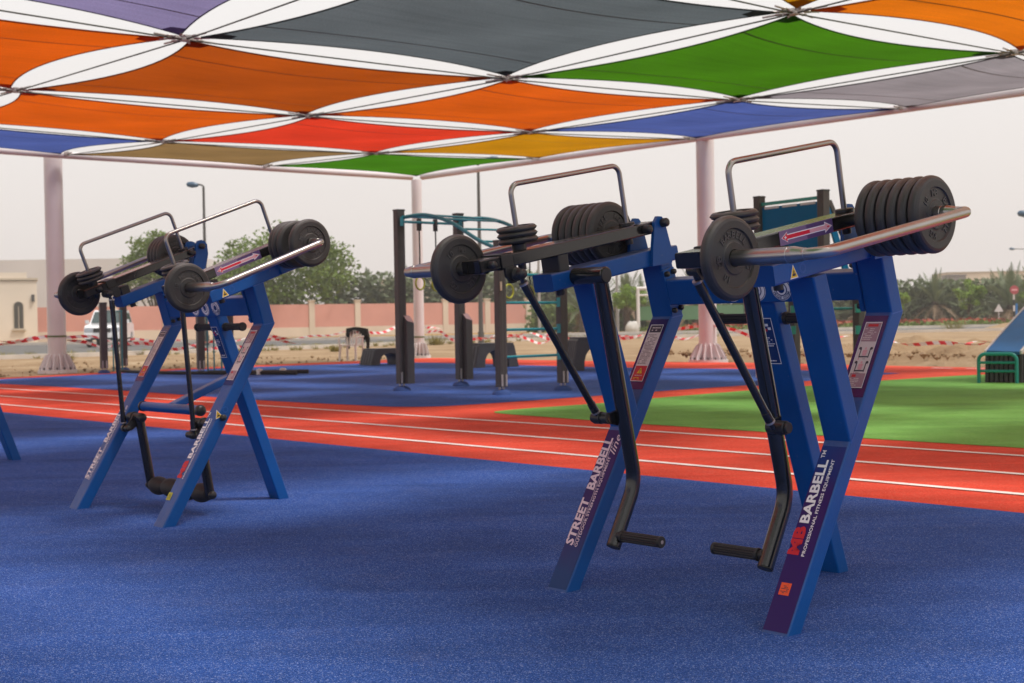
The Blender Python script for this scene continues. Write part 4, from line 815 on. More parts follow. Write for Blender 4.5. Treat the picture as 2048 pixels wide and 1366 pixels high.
# panel frame behind the right machine
pf = empty('panel_frame', (4.1, 19.3, 0), 0, 'tall frame with blue board between dark posts behind the right machine', 'exercise frame'); PO = Vector((4.1, 19.3, 0))
def P3(x, y, z=0): return Vector((x, y, z)) - PO
A_, B_ = (3.60, 19.62), (4.27, 18.52); w_ = (.56, .38)
pd = (Vector((B_[0], B_[1], 0)) - Vector((A_[0], A_[1], 0))).normalized(); pn = Vector((-pd.y, pd.x, 0)); pang = math.atan2(pd.y, pd.x)
for x, y, h in ((*A_, 2.70), (*B_, 2.68), (A_[0] + w_[0], A_[1] + w_[1], 1.75), (B_[0] + w_[0], B_[1] + w_[1], 1.75)): gpost(pf, *P3(x, y)[:2], h, .125, pang)
c0 = P3((A_[0] + B_[0]) / 2, (A_[1] + B_[1]) / 2); span = (Vector((B_[0], B_[1])) - Vector((A_[0], A_[1]))).length - .15
g = MB(); g.box(c0 + Z3 * 2.06, (span, .03, .98), (pd, pn, Z3)); bd_ = g.build('board', M_pblue, pf)
for z in (2.60, 1.5): g = MB(); g.box(c0 + Z3 * z, (span + .03, .045, .045), (pd, pn, Z3)); g.build('board_rail', M_teal2, bd_)
for k in (-1, 0, 1): g = MB(); g.box(c0 + pd * k * span * .32 + Z3 * 2.537 - pn * .018, (span * .26, .012, .035), (pd, pn, Z3)); g.build('board_slot', mat('pale_slot', (.55, .55, .56), .5), bd_)
for x, y in (A_, B_):
    g = MB(); g.rtube(P3(x + .05, y + .03, 2.45), P3(x + w_[0] * .8, y + w_[1] * .8, 1.35), pd, .03, .11, r=.006); g.build('side_panel', M_pblue, pf)
    g = MB(); g.rtube(P3(x + .09, y + .06, 2.55), P3(x + w_[0] * .98, y + w_[1] * .98, 1.60), pd, .05, .07, r=.006); g.build('strut', M_post, pf)
    for z in (1.08, .78): g = MB(); g.box(P3(x + w_[0] - .03, y + w_[1] - .06, z), (.07, .07, .12)); g.build('clamp', M_teal2, pf)
g = MB(); g.tube([P3(A_[0] + w_[0], A_[1] + w_[1], 1.08), P3(B_[0] + w_[0], B_[1] + w_[1], 1.08)], .02, 10); g.build('hand_bar', M_teal2, pf)
# sit-up bench at the right edge
sb_ = empty('situp_bench', (6.8, 19.1, 0), 0, 'sit-up bench with sloping blue board and teal foot frame at the right edge', 'bench'); SO = Vector((6.8, 19.1, 0))
def S3(x, y, z=0): return Vector((x, y, z)) - SO
h0, h1 = S3(6.60, 19.22), S3(7.03, 18.93); hd_ = (h1 - h0).normalized(); hn = Vector((-hd_.y, hd_.x, 0))
g = MB(); g.tube(fillet([h0 + Z3 * -.02, h0 + Z3 * .405, h1 + Z3 * .405, h1 + Z3 * -.02], .09, 8), .026, 12); g.build('foot_frame', M_teal2, sb_)
for z in (.285, .165): g = MB(); g.tube([h0 + Z3 * z, h1 + Z3 * z], .02, 10); g.build('foot_bar', M_teal2, sb_)
for k in range(8):
    q = h0 + hd_ * (.075 + .0665 * k) + hn * .18; g = MB(); g.rtube(q, q + hn * .03 + Z3 * .40, hd_, .05, .12, Z3, Z3, .012); g.build('leg_rib', M_pla, sb_)
g = MB(); q = h0 + hd_ * .32 + hn * .22; g.rtube(q, q + hn * .03 + Z3 * .395, hd_, .56, .10, Z3, Z3, .02); g.build('leg_block', mat('black_plastic_core', (.02, .02, .022), .6), sb_)
q0 = h0 + hd_ * .30 + hn * .13 + Z3 * .42; bdv = (Vector((.42, .52, 0)).normalized() * 1.7 + Z3 * .62); q1 = q0 + bdv
g = MB(); g.rtube(q0, q1, hd_, .46, .05, r=.012); g.build('board', M_bmat, sb_)
for s in (-1, 1): g = MB(); g.rtube(q0 + hd_ * s * .245 + Z3 * .004, q1 + hd_ * s * .245 + Z3 * .004, hd_, .025, .06, r=.008); g.build('board_edge', M_chair, sb_)
# white plastic chair with a black jacket over its back
ch = empty('plastic_chair', (-4.33, 36.6, -.03), 2.75, 'white plastic garden chair on the sand, seen from behind', 'chair')
for sx in (-1, 1):
    for sy, top in ((-1, .64), (1, .43)): g = MB(); g.rtube((sx * .25, sy * .22, 0), (sx * .23, sy * .19, top), (1, 0, 0), .05, .045, Z3); g.build('leg', M_chair, ch)
    g = MB(); g.tube(fillet([(sx * .25, .2, .42), (sx * .27, .21, .64), (sx * .27, -.2, .66)], .06, 5), .022, 8); g.build('armrest', M_chair, ch)
g = MB(); g.box((0, 0, .43), (.46, .44, .035)); g.build('seat', M_chair, ch)
for k in range(5): g = MB(); g.rtube((-.16 + .08 * k, -.2, .45), (-.17 + .085 * k, -.30, .85), (1, 0, 0), .05, .018); g.build('back_slat', M_chair, ch)
g = MB(); g.rtube((-.22, -.30, .85), (.22, -.30, .85), (0, 0, 1), .07, .03); g.build('back_rail', M_chair, ch)
g = MB(); vs = []; nu, nv = 18, 16
for v in range(nv + 1):
    for u in range(nu + 1):
        x = -.30 + .60 * u / nu; t = v / nv; edge = abs(x) / .30
        if t < .5: y, z = -.335 - .02 * math.sin(x * 17) * (1 - t), .90 - (.5 - t) * (.36 + .7 * edge ** 3)
        else: y, z = -.27 + (t - .5) * .1, .90 - (t - .5) * (.18 + .9 * edge ** 4)
        vs.append((x * (1 + .1 * math.sin(t * 6)), y + random.uniform(-.006, .006), z + .018 * math.cos(x * 9)))
g.add(vs, [(v * (nu + 1) + u, v * (nu + 1) + u + 1, (v + 1) * (nu + 1) + u + 1, (v + 1) * (nu + 1) + u) for v in range(nv) for u in range(nu)], 0, True)
jk = link('jacket', g.mesh('jacket', M_jack), None, (-4.33, 36.6, -.03), (0, 0, 2.75), 'black jacket draped over the white plastic chair', 'jacket')
for s in (-1, 1): g = MB(); g.tube([(s * .27, -.33, .86), (s * .32, -.36, .6), (s * .30, -.37, .32)], [.06, .055, .045], 10); g.build('sleeve', M_jack, jk)
# red and white barrier tape strung between the columns
M_tape = stripemat('barrier_tape')
def tape(p, q, sag, label, seed, wd=.078):
    r = random.Random(seed); p, q = Vector(p), Vector(q); L = (q - p).length; n = int(L * 14); b = MB(); b.uv = []; tw = r.uniform(0, 6); d = (q - p).normalized(); sd_ = Vector((-d.y, d.x, 0))
    f1, f2 = r.uniform(1.2, 1.9), r.uniform(3.2, 5)
    for k in range(n + 1):
        t = k / n; c = p.lerp(q, t); c.z -= sag * 4 * t * (1 - t) - (.10 * math.sin(t * L * f1 + tw) + .05 * math.sin(t * L * f2)) * min(1, 8 * t, 8 * (1 - t)); c += sd_ * (.10 * math.sin(t * L * .8 + seed))
        an = tw + 1.9 * math.sin(t * L * .75 + seed) + 1.3 * math.sin(t * L * 1.7); e = Z3 * math.cos(an) + sd_ * math.sin(an)
        b.v += [tuple(c - e * wd / 2), tuple(c + e * wd / 2)]; b.uv += [(t * L / .26, 0), (t * L / .26, .2)]
    for k in range(n): b.f.append((2 * k, 2 * k + 2, 2 * k + 3, 2 * k + 1)); b.m.append(0); b.s.append(True)
    b.build('barrier_tape', M_tape, label=label, cat='barrier tape', group='red and white barrier tape')
for k, (p, q, sg, lb) in enumerate([((-17.5, 29, .75), (-10.6, 31.1, .82), .22, 'red and white tape running off the left edge from the left column'), ((-15.5, 34, .35), (-10.6, 31.1, .85), .12, 'red and white tape sloping down to the far left of the left column'),
        ((-10.3, 31.3, .78), (-4.5, 36.4, .78), .22, 'red and white tape from the left column to the plastic chair'), ((-10.3, 31.3, .72), (-5.6, 36.0, .48), .06, 'slack lower red and white tape between left column and chair'),
        ((-4.3, 36.7, .8), (-2.6, 38.5, .86), .10, 'red and white tape from the chair to the far corner column'), ((-2.5, 38.3, .84), (4.3, 30.3, .8), .30, 'red and white tape from the corner column to the column behind the right machine'),
        ((-2.5, 38.3, .70), (1.2, 34.2, .55), .12, 'slack second tape right of the far corner column'), ((.8, 34.6, .62), (4.3, 30.3, .66), .16, 'slack second tape left of the column behind the right machine'),
        ((4.5, 30.2, .8), (10.8, 27.6, .55), .25, 'red and white tape over the sand heaps at right'), ((9.6, 29.0, .30), (12.2, 28.2, .60), -.02, 'red and white tape end lying up on the sand at far right')]): tape(p, q, sg, lb, k + 2)
# ================================================================== background: walls, houses, road things
M_pinkw = mat('pink_render', (.56, .27, .22), .85, 0, .07, .6); M_cream = mat('cream_render', (.60, .50, .40), .85, 0, .06, .5); M_beige = mat('beige_render', (.68, .585, .475), .85, 0, .07, .4); M_greyb = mat('pale_grey_cladding', (.56, .54, .54), .6, 0, .04, .2)
M_win = mat('dark_window', (.07, .065, .055), .2); M_trim = mat('stone_trim', (.50, .42, .32), .8); M_metal = mat('lamp_pole_metal', (.10, .095, .09), .5, .5); M_lamp = mat('lamp_head', (.05, .10, .16), .35)
WA, WB = Vector((-35.4, 95.0, 0)), Vector((1.35, 112.0, 0)); wd_ = (WB - WA).normalized(); wn = Vector((-wd_.y, wd_.x, 0)); WL = (WB - WA).length
wall = empty('boundary_wall', WA, 0, 'long pink rendered boundary wall with cream pilasters across the road', 'wall'); npan = 11; st = WL / npan
for k in range(npan):
    g = MB(); g.box(wd_ * (k + .5) * st + Z3 * 1.6, (st - .42, .18, 1.75), (wd_, wn, Z3), r=.01); g.build('wall_panel', M_pinkw, wall)
for k in range(npan + 1):
    g = MB(); g.box(wd_ * k * st + Z3 * 1.36, (.46, .34, 2.72), (wd_, wn, Z3), r=.02); pl = g.build('pilaster', M_cream, wall); g = MB(); g.box(wd_ * k * st + Z3 * 2.75, (.56, .44, .08), (wd_, wn, Z3), r=.01); g.build('pilaster_cap', M_cream, pl)
g = MB(); g.box(wd_ * WL / 2 + Z3 * .36, (WL, .26, .72), (wd_, wn, Z3), r=.01); g.build('plinth', M_cream, wall)
def house(name, x, y, sx, sy, h, rz, m, label, wins=(), parapet=.3):
    o = empty(name, (x, y, 0), rz, label, 'building'); g = MB(); g.box((0, 0, h / 2 - .05), (sx, sy, h), r=.01); g.build('wall', m, o)
    if parapet: g = MB(); g.box((0, 0, h + .06), (sx + .16, sy + .16, .14), r=.01); g.build('cornice', M_trim if m is M_beige else m, o)
    for wx, z0, ww, hh, arch in wins:
        n = 10; poly = [(-ww / 2, 0), (ww / 2, 0), (ww / 2, hh)] + ([(ww / 2 * math.cos(PI * k / n), hh + ww / 2 * math.sin(PI * k / n)) for k in range(1, n)] if arch else []) + [(-ww / 2, hh)]
        g = MB(); g.prism([(a * 1.22, b_ * 1.02 + .0) for a, b_ in poly], (wx, -sy / 2 - .03, z0), (1, 0, 0), (0, 0, 1), (0, .05, 0)); wf_ = g.build('window', M_trim, o); g = MB(); g.prism(poly, (wx, -sy / 2 - .045, z0 + .02), (1, 0, 0), (0, 0, 1), (0, .03, 0)); g.build('pane', M_win, wf_)
        g = MB(); g.box((wx, -sy / 2 - .05, z0 + hh * .5), (.04, .03, hh)); g.build('mullion', M_trim, wf_); g = MB(); g.box((wx, -sy / 2 - .08, z0 - .06), (ww * 1.5, .2, .12)); g.build('sill', M_trim, wf_)
    return o
hs = house('guard_house', -35.5, 90, 7.6, 6, 4.15, .36, M_beige, 'small beige house with an arched window at the left edge', [(2.65, 1.0, .55, 1.45, True), (-.3, 1.0, .55, 1.45, True)])
g = MB(); g.rtube((3.55, -3.08, 2.75), (3.55, -3.08, 3.2), (1, 0, 0), .18, .18); g.build('wall_lantern', M_metal, hs)
g = MB(); g.box((1.9, -.9, 4.4), (2.6, 4, .5)); g.build('roof_block', M_beige, hs)
house('large_hall', -60, 150, 54, 14, 8.3, .05, M_greyb, 'large pale grey hall behind the beige house', [(18.5, 1, 1.6, 6, False)], 0)
house('far_house', -9.5, 175, 14, 8, 6.3, 0, M_beige, 'pale house just showing over the palms behind the pink wall'); house('low_house', 2.5, 150, 9, 6, 3.7, .1, M_beige, 'low beige house behind the end of the pink wall')
house('far_villa', 65, 180, 16, 9, 6.1, -.1, M_beige, 'beige villa above the palms at right', [(-3, 1.5, 1.2, 1.6, False), (3, 1.5, 1.2, 1.6, False)]); house('far_annex', 56.0, 172, 2.2, 4, 5.6, -.1, mat('grey_roof', (.22, .21, .22), .7), 'grey block beside the beige villa at right')
# lamp posts
def lamp(x, y, h, side, label, arm_=1.0):
    o = empty('street_lamp', (x, y, 0), 0, label, 'street lamp', 'street lamps'); g = MB(); g.tube([(0, 0, 0), (0, 0, h * .5), (0, 0, h)], [.11, .085, .06], 10); g.build('pole', M_metal, o)
    g = MB(); g.tube(fillet([(0, 0, h - .2), (0, 0, h + .05), (side * arm_, 0, h + .12)], .12, 5), .045, 8); g.build('arm', M_metal, o)
    g = MB(); g.lathe([(.0001, 0), (.1, .1), (.16, .35), (.12, .6), (.0001, .68)], (side * arm_ * .7, 0, h + .06), (side, 0, .1), 12, 0, False); g.build('lamp_head', M_lamp, o)
    g = MB(); g.cyl((0, 0, -.05), (0, 0, .5), .14, 12); g.build('pole_base', M_metal, o)
lamp(-15.62, 69.5, 8.1, -1, 'dark street lamp with drop head rising behind the left machine', .3); lamp(-1.38, 60.9, 8.1, 1, 'dark lamp pole rising behind the monkey bars', .4); lamp(23.75, 60, 5.2, -1, 'street lamp head at the right edge above the sand'); lamp(56.8, 150, 7.8, -1, 'slim street lamp far away at the right edge', 1.6)
for x, y, h, lb in ((7.4, 95, 4.1, 'thin grey pole seen between the two sides of the right machine'), (2.05, 100, 5.4, 'thin grey pole beyond the end of the pink wall')): g = MB(); g.tube([(x, y, 0), (x, y, h)], [.12, .09], 8); g.build('grey_pole', mat('grey_pole', (.30, .28, .27), .6), label=lb, cat='pole')
# no entry sign on its striped post
sg_ = empty('road_sign', (28.85, 78, 0), 0, 'round red and white road sign on a striped post at right', 'road sign')
for k in range(5): g = MB(); g.cyl((0, 0, .35 + .33 * k), (0, 0, .68 + .33 * k), .05, 10); g.build('post_band', M_chair if k % 2 == 0 else M_cap, sg_)
g = MB(); g.cyl((0, -.06, 2.23), (0, -.10, 2.23), .25, 26); g.build('sign_plate', mat('sign_red', (.40, .07, .08), .6), sg_); g = MB(); g.box((0, -.108, 2.23), (.32, .012, .09)); g.build('sign_bar', M_arrow2, sg_)
g = MB(); g.box((.14, -.02, .9), (.12, .04, 1.1)); g.build('blue_board', M_bmat, sg_)
g = MB(); g.lathe([(2.2, -.06), (1.4, .12), (.6, .33), (.0001, .42)], (28.85, 78, 0), Z3, 24, 0, False); g.build('sand_mound', M_sand, kind='structure')
s2 = empty('give_way_sign', (35.5, 99, 0), 0, 'small white triangular sign among the palms at right', 'road sign'); g = MB(); g.tube([(0, 0, 0), (0, 0, 1.2)], .04, 8); g.build('post', M_chair, s2); g = MB(); g.prism([(-.34, 0), (.34, 0), (0, .58)], (0, -.05, 1.0), (1, 0, 0), (0, 0, 1), (0, .03, 0)); g.build('sign_plate', M_chair, s2)
# white frame, green screen fence and a white sack
fr = empty('gateway', (8.4, 90, 0), 0, 'white metal gateway across the road behind the right machine', 'gateway')
g = MB(); g.tube([(0, 0, 0), (0, 0, 2.95)], .11, 8); g.tube([(1.5, 0, 0), (1.5, 0, 2.95)], .11, 8); g.build('post', M_chair, fr); g = MB(); g.tube([(-.1, 0, 2.95), (1.6, 0, 2.95)], .11, 8); g.tube([(0, 0, 2.5), (1.5, 0, 2.5)], .07, 8); g.build('top_bar', M_chair, fr)
fn = empty('green_fence', (8.6, 94, 0), 0, 'low green screen fence behind the right machine', 'fence'); M_gf = mat('green_screen', (.10, .22, .11), .8, 0, .1, .8)
for k in range(3):
    g = MB(); g.box((1.25 + 2.5 * k, 0, 1.3), (2.4, .06, .95)); g.build('screen_panel', M_gf, fn); g = MB(); g.tube([(2.5 * k, 0, 0), (2.5 * k, 0, 2.1)], .05, 8); g.build('post', M_metal, fn)
g = MB(); g.lathe([(.5, 0), (.58, .25), (.52, .6), (.36, .85), (.15, .95), (.0001, .9)], (7.85, 88.6, 0), Z3, 14, 0, False); g.v = [(x + .06 * math.sin(z * 9 + y), y, z + .05 * math.sin(x * 11)) for x, y, z in g.v]
g.v = [(7.85 + (x - 7.85) * .8, y, z * .85) for x, y, z in g.v]; g.build('white_sack', mat('sack_cloth', (.48, .45, .41), .8, 0, .25, 3, .8, 8), label='white bulk sack standing beside the road behind the right machine', cat='sack')
# white off-road car, nose towards the camera
car = empty('parked_car', (-21.3, 72, -.03), .12, 'white off-road car facing the camera on the road at left', 'car'); car.scale = (1, 1, 1.1); M_car = mat('white_car_paint', (.74, .74, .75), .25, 0, 0, 5, 0, 60, .5, .6); M_glass = mat('car_glass', (.05, .075, .075), .08); M_blk = mat('black_trim', (.02, .02, .02), .6)
def cprism(prof, wb, wt, name, m, par): # side profile (y,z) lofted across the width, narrower at the top
    b = MB(); zt = max(z for _, z in prof); zb = min(z for _, z in prof); n = len(prof)
    def W(z): return wb + (wt - wb) * (z - zb) / (zt - zb)
    A = [(-W(z) / 2, y, z) for y, z in prof]; B = [(W(z) / 2, y, z) for y, z in prof]; b.add(A, [tuple(range(n))]); b.add(B, [tuple(range(n - 1, -1, -1))]); b.add(A + B, [(i, n + i, n + (i + 1) % n, (i + 1) % n) for i in range(n)]); return b.build(name, m, par)
cprism([(-2.3, .38), (-2.36, .62), (-2.3, .86), (-2.1, 1.02), (-1.2, 1.10), (2.25, 1.10), (2.3, .45)], 1.82, 1.78, 'body', M_car, car)
cab = cprism([(-1.15, 1.10), (-.55, 1.68), (-.3, 1.75), (2.0, 1.75), (2.22, 1.12)], 1.66, 1.38, 'cabin', M_car, car)
g = MB(); g.add([(-.74, -1.14, 1.14), (.74, -1.14, 1.14), (.64, -.60, 1.66), (-.64, -.60, 1.66)], [(0, 1, 2, 3)]); g.v = [(x, y - .025, z + .015) for x, y, z in g.v]; g.build('windscreen', M_glass, cab)
for s in (-1, 1):
    g = MB(); g.add([(s * .835, -.8, 1.18), (s * .835, 1.9, 1.18), (s * .735, 1.8, 1.62), (s * .735, -.45, 1.62)], [(0, 1, 2, 3)]); g.build('side_window', M_glass, cab)
    g = MB(); g.box((s * 1.02, -.75, 1.2), (.2, .12, .17), r=.03); g.build('wing_mirror', M_car, car); g = MB(); g.box((s * .66, -2.33, .83), (.4, .1, .17), r=.03); g.build('headlight', mat('headlight', (.42, .45, .5), .12), car)
    for yy in (-1.45, 1.45):
        wv = empty('wheel', (s * .8, yy, .37), 0, None, None); wv.parent = car; g = MB(); g.lathe([(.0001, -.12), (.3, -.12), (.37, -.08), (.37, .08), (.3, .12), (.0001, .12)], (0, 0, 0), X3, 22); g.build('tyre', M_rub, wv); g = MB(); g.cyl((s * .11, 0, 0), (s * .135, 0, 0), .22, 16); g.build('rim', M_silver, wv)
g = MB(); g.box((0, -2.36, .80), (.86, .06, .2)); g.build('grille', M_blk, car); g = MB(); g.box((0, -2.36, .5), (1.76, .16, .2), r=.04); g.build('bumper', M_car, car); g = MB(); g.box((0, -2.40, .40), (1.1, .12, .1)); g.build('air_intake', M_blk, car); g = MB(); g.box((0, -2.45, .56), (.5, .02, .11)); g.build('number_plate', M_chair, car); g = MB(); g.box((.45, -2.2, .3), (.1, .1, .1)); g.build('tow_hook', M_blk, car)
# ================================================================== vegetation
M_leaf = foliage('tree_leaves', (.065, .105, .013), (.17, .255, .026), (.30, .37, .05), 1.1); M_leaf2 = foliage('young_leaves', (.14, .22, .02), (.24, .36, .04), (.30, .42, .06), 1.5); M_palm = foliage('palm_fronds', (.10, .125, .06), (.17, .21, .10), (.29, .27, .15), .5, .25)
M_pdry = foliage('dry_fronds', (.16, .10, .05), (.24, .16, .09), (.28, .2, .12), .9, .15); M_bark = mat('bark', (.09, .06, .04), .9, 0, .3, 4); M_tuft = foliage('dry_tuft', (.16, .14, .03), (.30, .24, .06), (.36, .30, .10), 3, .2); M_flow = foliage('flowers', (.30, .05, .02), (.42, .09, .04), (.10, .16, .03), 1.6, .1); M_hedge = foliage('hedge_leaves', (.08, .13, .02), (.16, .22, .03), None, 1.2)
def leafcloud(b, r, cl, n, size, spread):
    for c, rad in cl:
        for _ in range(n):
            d = Vector((r.gauss(0, 1), r.gauss(0, 1), r.gauss(0, 1))).normalized() * rad * r.random() ** .45; p = c + Vector((d.x, d.y, d.z * .8))
            u = Vector((r.gauss(0, 1), r.gauss(0, 1), r.gauss(0, .6))).normalized(); v = u.cross(Vector((r.gauss(0, 1), r.gauss(0, 1), r.gauss(0, 1)))).normalized(); s = size * r.uniform(.6, 1.3)
            b.add([p - u * s * .5, p + v * s * .3, p + u * s * .5, p - v * s * .3], [(0, 1, 2, 3)])
def tree(x, y, wd, h, base, seed, label, m=None, n=70, ncl=60, size=.32, tr=.2, group='leafy trees'):
    r = random.Random(seed); o = empty('leafy_tree', (x, y, 0), 0, label, 'tree', group); cl = []; cz = (h + base) / 2
    for _ in range(ncl):
        while True:
            p = Vector((r.uniform(-1, 1), r.uniform(-1, 1), r.uniform(-1, 1)))
            if .25 < p.length < 1: break
        rad = wd * r.uniform(.07, .15); q = Vector((p.x * (wd / 2 - rad), p.y * (wd / 2 - rad), cz + p.z * ((h - base) / 2 - rad * .6) * (1 - .25 * abs(p.x)))); cl.append((q, rad))
    b = MB(); leafcloud(b, r, cl, n, size, 1); b.build('crown', m or M_leaf, o)
    b = MB(); b.tube([(0, 0, -.1), (.05, .02, base * .6), (.0, .1, base * 1.15)], [tr, tr * .8, tr * .65], 10); tk = b.build('trunk', M_bark, o)
    for k in range(9): q = cl[k * ncl // 9][0]; b = MB(); b.tube([(0, .08, base * r.uniform(.75, 1.1)), (q.x * .45, q.y * .45, (base + q.z) * .52), tuple(q)], [tr * .45, tr * .3, tr * .1], 6); b.build('limb', M_bark, tk)
tree(-17.8, 107, 12.6, 9.6, .9, 3, 'large leafy tree over the pink wall right of the left machine', n=62, ncl=150, size=.36); tree(-28.0, 107, 7.8, 9.4, 1.4, 5, 'leafy tree over the pink wall behind the left machine', n=100, ncl=60); tree(-22.5, 112, 8, 6.0, 1.2, 8, 'lower leafy tree between two larger ones behind the pink wall', n=80, ncl=60)
for k, (x, y, wd, h, lb) in enumerate(((8.0, 93, 2.8, 3.7, 'bright green young tree behind the push rod of the right machine'), (34.0, 101, 2.9, 3.6, 'bright green young tree left of the small triangular sign'), (38.6, 100, 3.4, 3.9, 'bright green young tree at the right edge'), (27.9, 99, 2.6, 3.2, 'bright green young tree just right of the right machine'), (13.8, 97, 2.4, 3.2, 'bright green young tree behind the near lever of the right machine'))):
    tree(x, y, wd, h, 1.1, 20 + k, lb, M_leaf2, 60, 26, .26, .07, 'young trees across the road')
def palm_mesh(seed, nf=64, L=3.1):
    r = random.Random(seed); b = MB()
    for k in range(nf):
        az_ = r.uniform(0, 2 * PI); el_ = math.radians(r.uniform(-25, 84)); l = L * r.uniform(.75, 1.1); d = Vector((math.cos(az_), math.sin(az_), 0)); sd_ = Vector((-d.y, d.x, 0)); P = []; dr = .22 + .5 * (1 - el_ / 1.5)
        for t in range(9): u = t / 8; P.append(d * (l * u * math.cos(el_)) + Z3 * (l * u * math.sin(el_) - dr * l * u * u * .6))
        mi = 1 if math.degrees(el_) < 5 else 0
        for t in range(8):
            a_, c_ = P[t], P[t + 1]; fw = (c_ - a_).normalized(); b.add([a_ - sd_ * .02, a_ + sd_ * .02, c_ + sd_ * .015, c_ - sd_ * .015], [(0, 1, 2, 3)], mi)
            for q in range(3):
                o_ = a_.lerp(c_, q / 3); ll = .46 * math.sin(PI * min(.97, .12 + (t + q / 3) / 9))
                for s in (-1, 1): tip = o_ + (fw * .75 + sd_ * s * .8 + Z3 * r.uniform(-.1, .35)).normalized() * ll; b.add([o_, o_ + fw * .085, tip], [(0, 1, 2)], mi)
    return b.mesh('fronds', [M_palm, M_pdry])
PM = [palm_mesh(s) for s in (1, 2, 3, 4)]
tkm = {}
def palm(x, y, th, sc_, label, k):
    o = empty('date_palm', (x, y, 0), random.uniform(0, 6), label, 'palm tree', 'date palms'); o.scale = (sc_, sc_, sc_); c = link('crown', PM[k % 4], o, (0, 0, th / sc_))
    key = round(th / sc_, 1)
    if key not in tkm:
        b = MB(); b.lathe([(.30, -.1), (.24, .3)] + [(.22 + .05 * (q % 2), .3 + (key - .2) * q / 9) for q in range(10)] + [(.34, key + .1), (.1, key + .35)], (0, 0, 0), Z3, 10, 0, False); tkm[key] = b.mesh('trunk', M_bark)
    link('trunk', tkm[key], o)
W1 = ['first', 'second', 'third', 'fourth', 'fifth', 'sixth', 'seventh', 'eighth', 'ninth', 'tenth', 'eleventh', 'twelfth']
for k, x in enumerate((-15.2, -13.0, -11.0, -8.9, -6.8, -4.6, -2.4, -.2, 2.0, 4.2, 6.4)): palm(x, 120 + (k * 37 % 11), 2.5 + (k * 13 % 5) * .2, 1.12, f'date palm behind the pink wall, {W1[k]} from the leafy tree', k)
for k, x in enumerate((5.4, 7.2, 9.0, 10.8, 12.6, 14.4, 16.2, 18.0, 20.2, 22.4)): palm(x, 103 + (k * 29 % 11), 1.6 + (k * 7 % 4) * .25, 1.08, f'date palm across the road behind the right machine, {W1[k]} from left', k + 1)
for k, x in enumerate((26.2, 27.4, 28.6, 29.9, 31.2, 32.5, 33.9, 35.4, 37.0, 38.7, 40.4, 42.0)): palm(x + 1.5, 108 + (k * 31 % 11), 1.0 + (k * 11 % 4) * .22, 1.1, f'date palm in the belt right of the right machine, {W1[k]} from left', k + 2)
palm(36.8, 100, 1.2, 1.3, 'tall spreading date palm beside the round road sign', 3); palm(39.9, 103, 1.6, 1.3, 'tall date palm cut off by the right edge', 2)
def ground_stuff(name, pts, label, cat, m, n, hgt, size, seed):
    r = random.Random(seed); b = MB()
    for _ in range(n):
        a_, c_ = pts; t = r.random(); p = Vector(a_).lerp(Vector(c_), t) + Vector((r.gauss(0, .3), r.uniform(-.9, .9))); h = min(abs(r.gauss(0, hgt * .5)), hgt * r.uniform(.75, 1)); q = Vector((p.x, p.y, h)); u = Vector((r.gauss(0, 1), r.gauss(0, 1), r.gauss(0, .6))).normalized(); v = u.cross(Vector((r.gauss(0, 1), r.gauss(0, 1), 1))).normalized(); s = size * r.uniform(.6, 1.4)
        b.add([q - u * s * .5, q + v * s * .35, q + u * s * .5, q - v * s * .35], [(0, 1, 2, 3)])
    b.build(name, m, label=label, cat=cat, kind='stuff')
ground_stuff('flower_bed', ((12, 92.5), (46, 101)), 'red flowering ground cover along the far kerb at right', 'flowers', M_flow, 5000, .55, .30, 1); ground_stuff('low_hedge', ((8, 90), (46, 99.3)), 'low green planting along the far kerb at right', 'hedge', M_hedge, 3600, .4, .28, 2)
ground_stuff('shrub_belt', ((1.5, 108), (24, 108)), 'dense dark green shrubs under the palms across the road', 'shrubs', M_hedge, 8000, 2.4, .4, 5); ground_stuff('oleander_belt', ((24, 108), (50, 113)), 'dense brown green shrubs under the palms at right', 'shrubs', M_palm, 11000, 3.7, .5, 6)
ground_stuff('wall_shrubs', ((-16, 117), (6, 120)), 'dense green shrubs behind the pink wall', 'shrubs', M_palm, 12000, 5.3, .5, 7)
def clods(name, pts, n, smin, smax, m, label, seed, spread, hz):
    r = random.Random(seed); b = MB(); a_, c_ = Vector(pts[0]), Vector(pts[1]); nn = Vector((-(c_ - a_).y, (c_ - a_).x)).normalized()
    for _ in range(n):
        p = a_.lerp(c_, r.random()) + nn * r.random() ** 1.5 * spread; s = r.uniform(smin, smax) * r.random() ** .6; z = r.uniform(-.02, .04); w3 = [s * r.uniform(.6, 1.2) for _ in range(6)]; o_ = r.random()
        q = [Vector((math.cos(o_ + k * PI / 2) * w3[k], math.sin(o_ + k * PI / 2) * w3[k], 0)) for k in range(4)] + [Vector((0, 0, w3[4] * .7)), Vector((0, 0, -w3[5]))]
        b.add([(p.x + v.x, p.y + v.y, z + v.z + hz) for v in q], [(0, 1, 4), (1, 2, 4), (2, 3, 4), (3, 0, 4), (1, 0, 5), (2, 1, 5), (3, 2, 5), (0, 3, 5)])
    b.build(name, m, label=label, cat='rubble', kind='stuff')
clods('sand_clods', ((2.8, 32.0), (13, 20.5)), 1600, .03, .11, M_sand, 'loose clods of earth on the sand heaps behind the floor', 4, 10.0, .16)
clods('sand_gravel', ((-15, 24.2), (-3, 39.0)), 700, .02, .08, M_sand, 'loose stones on the sand at left', 6, 8.0, -.02)
rs = random.Random(12); b = MB()
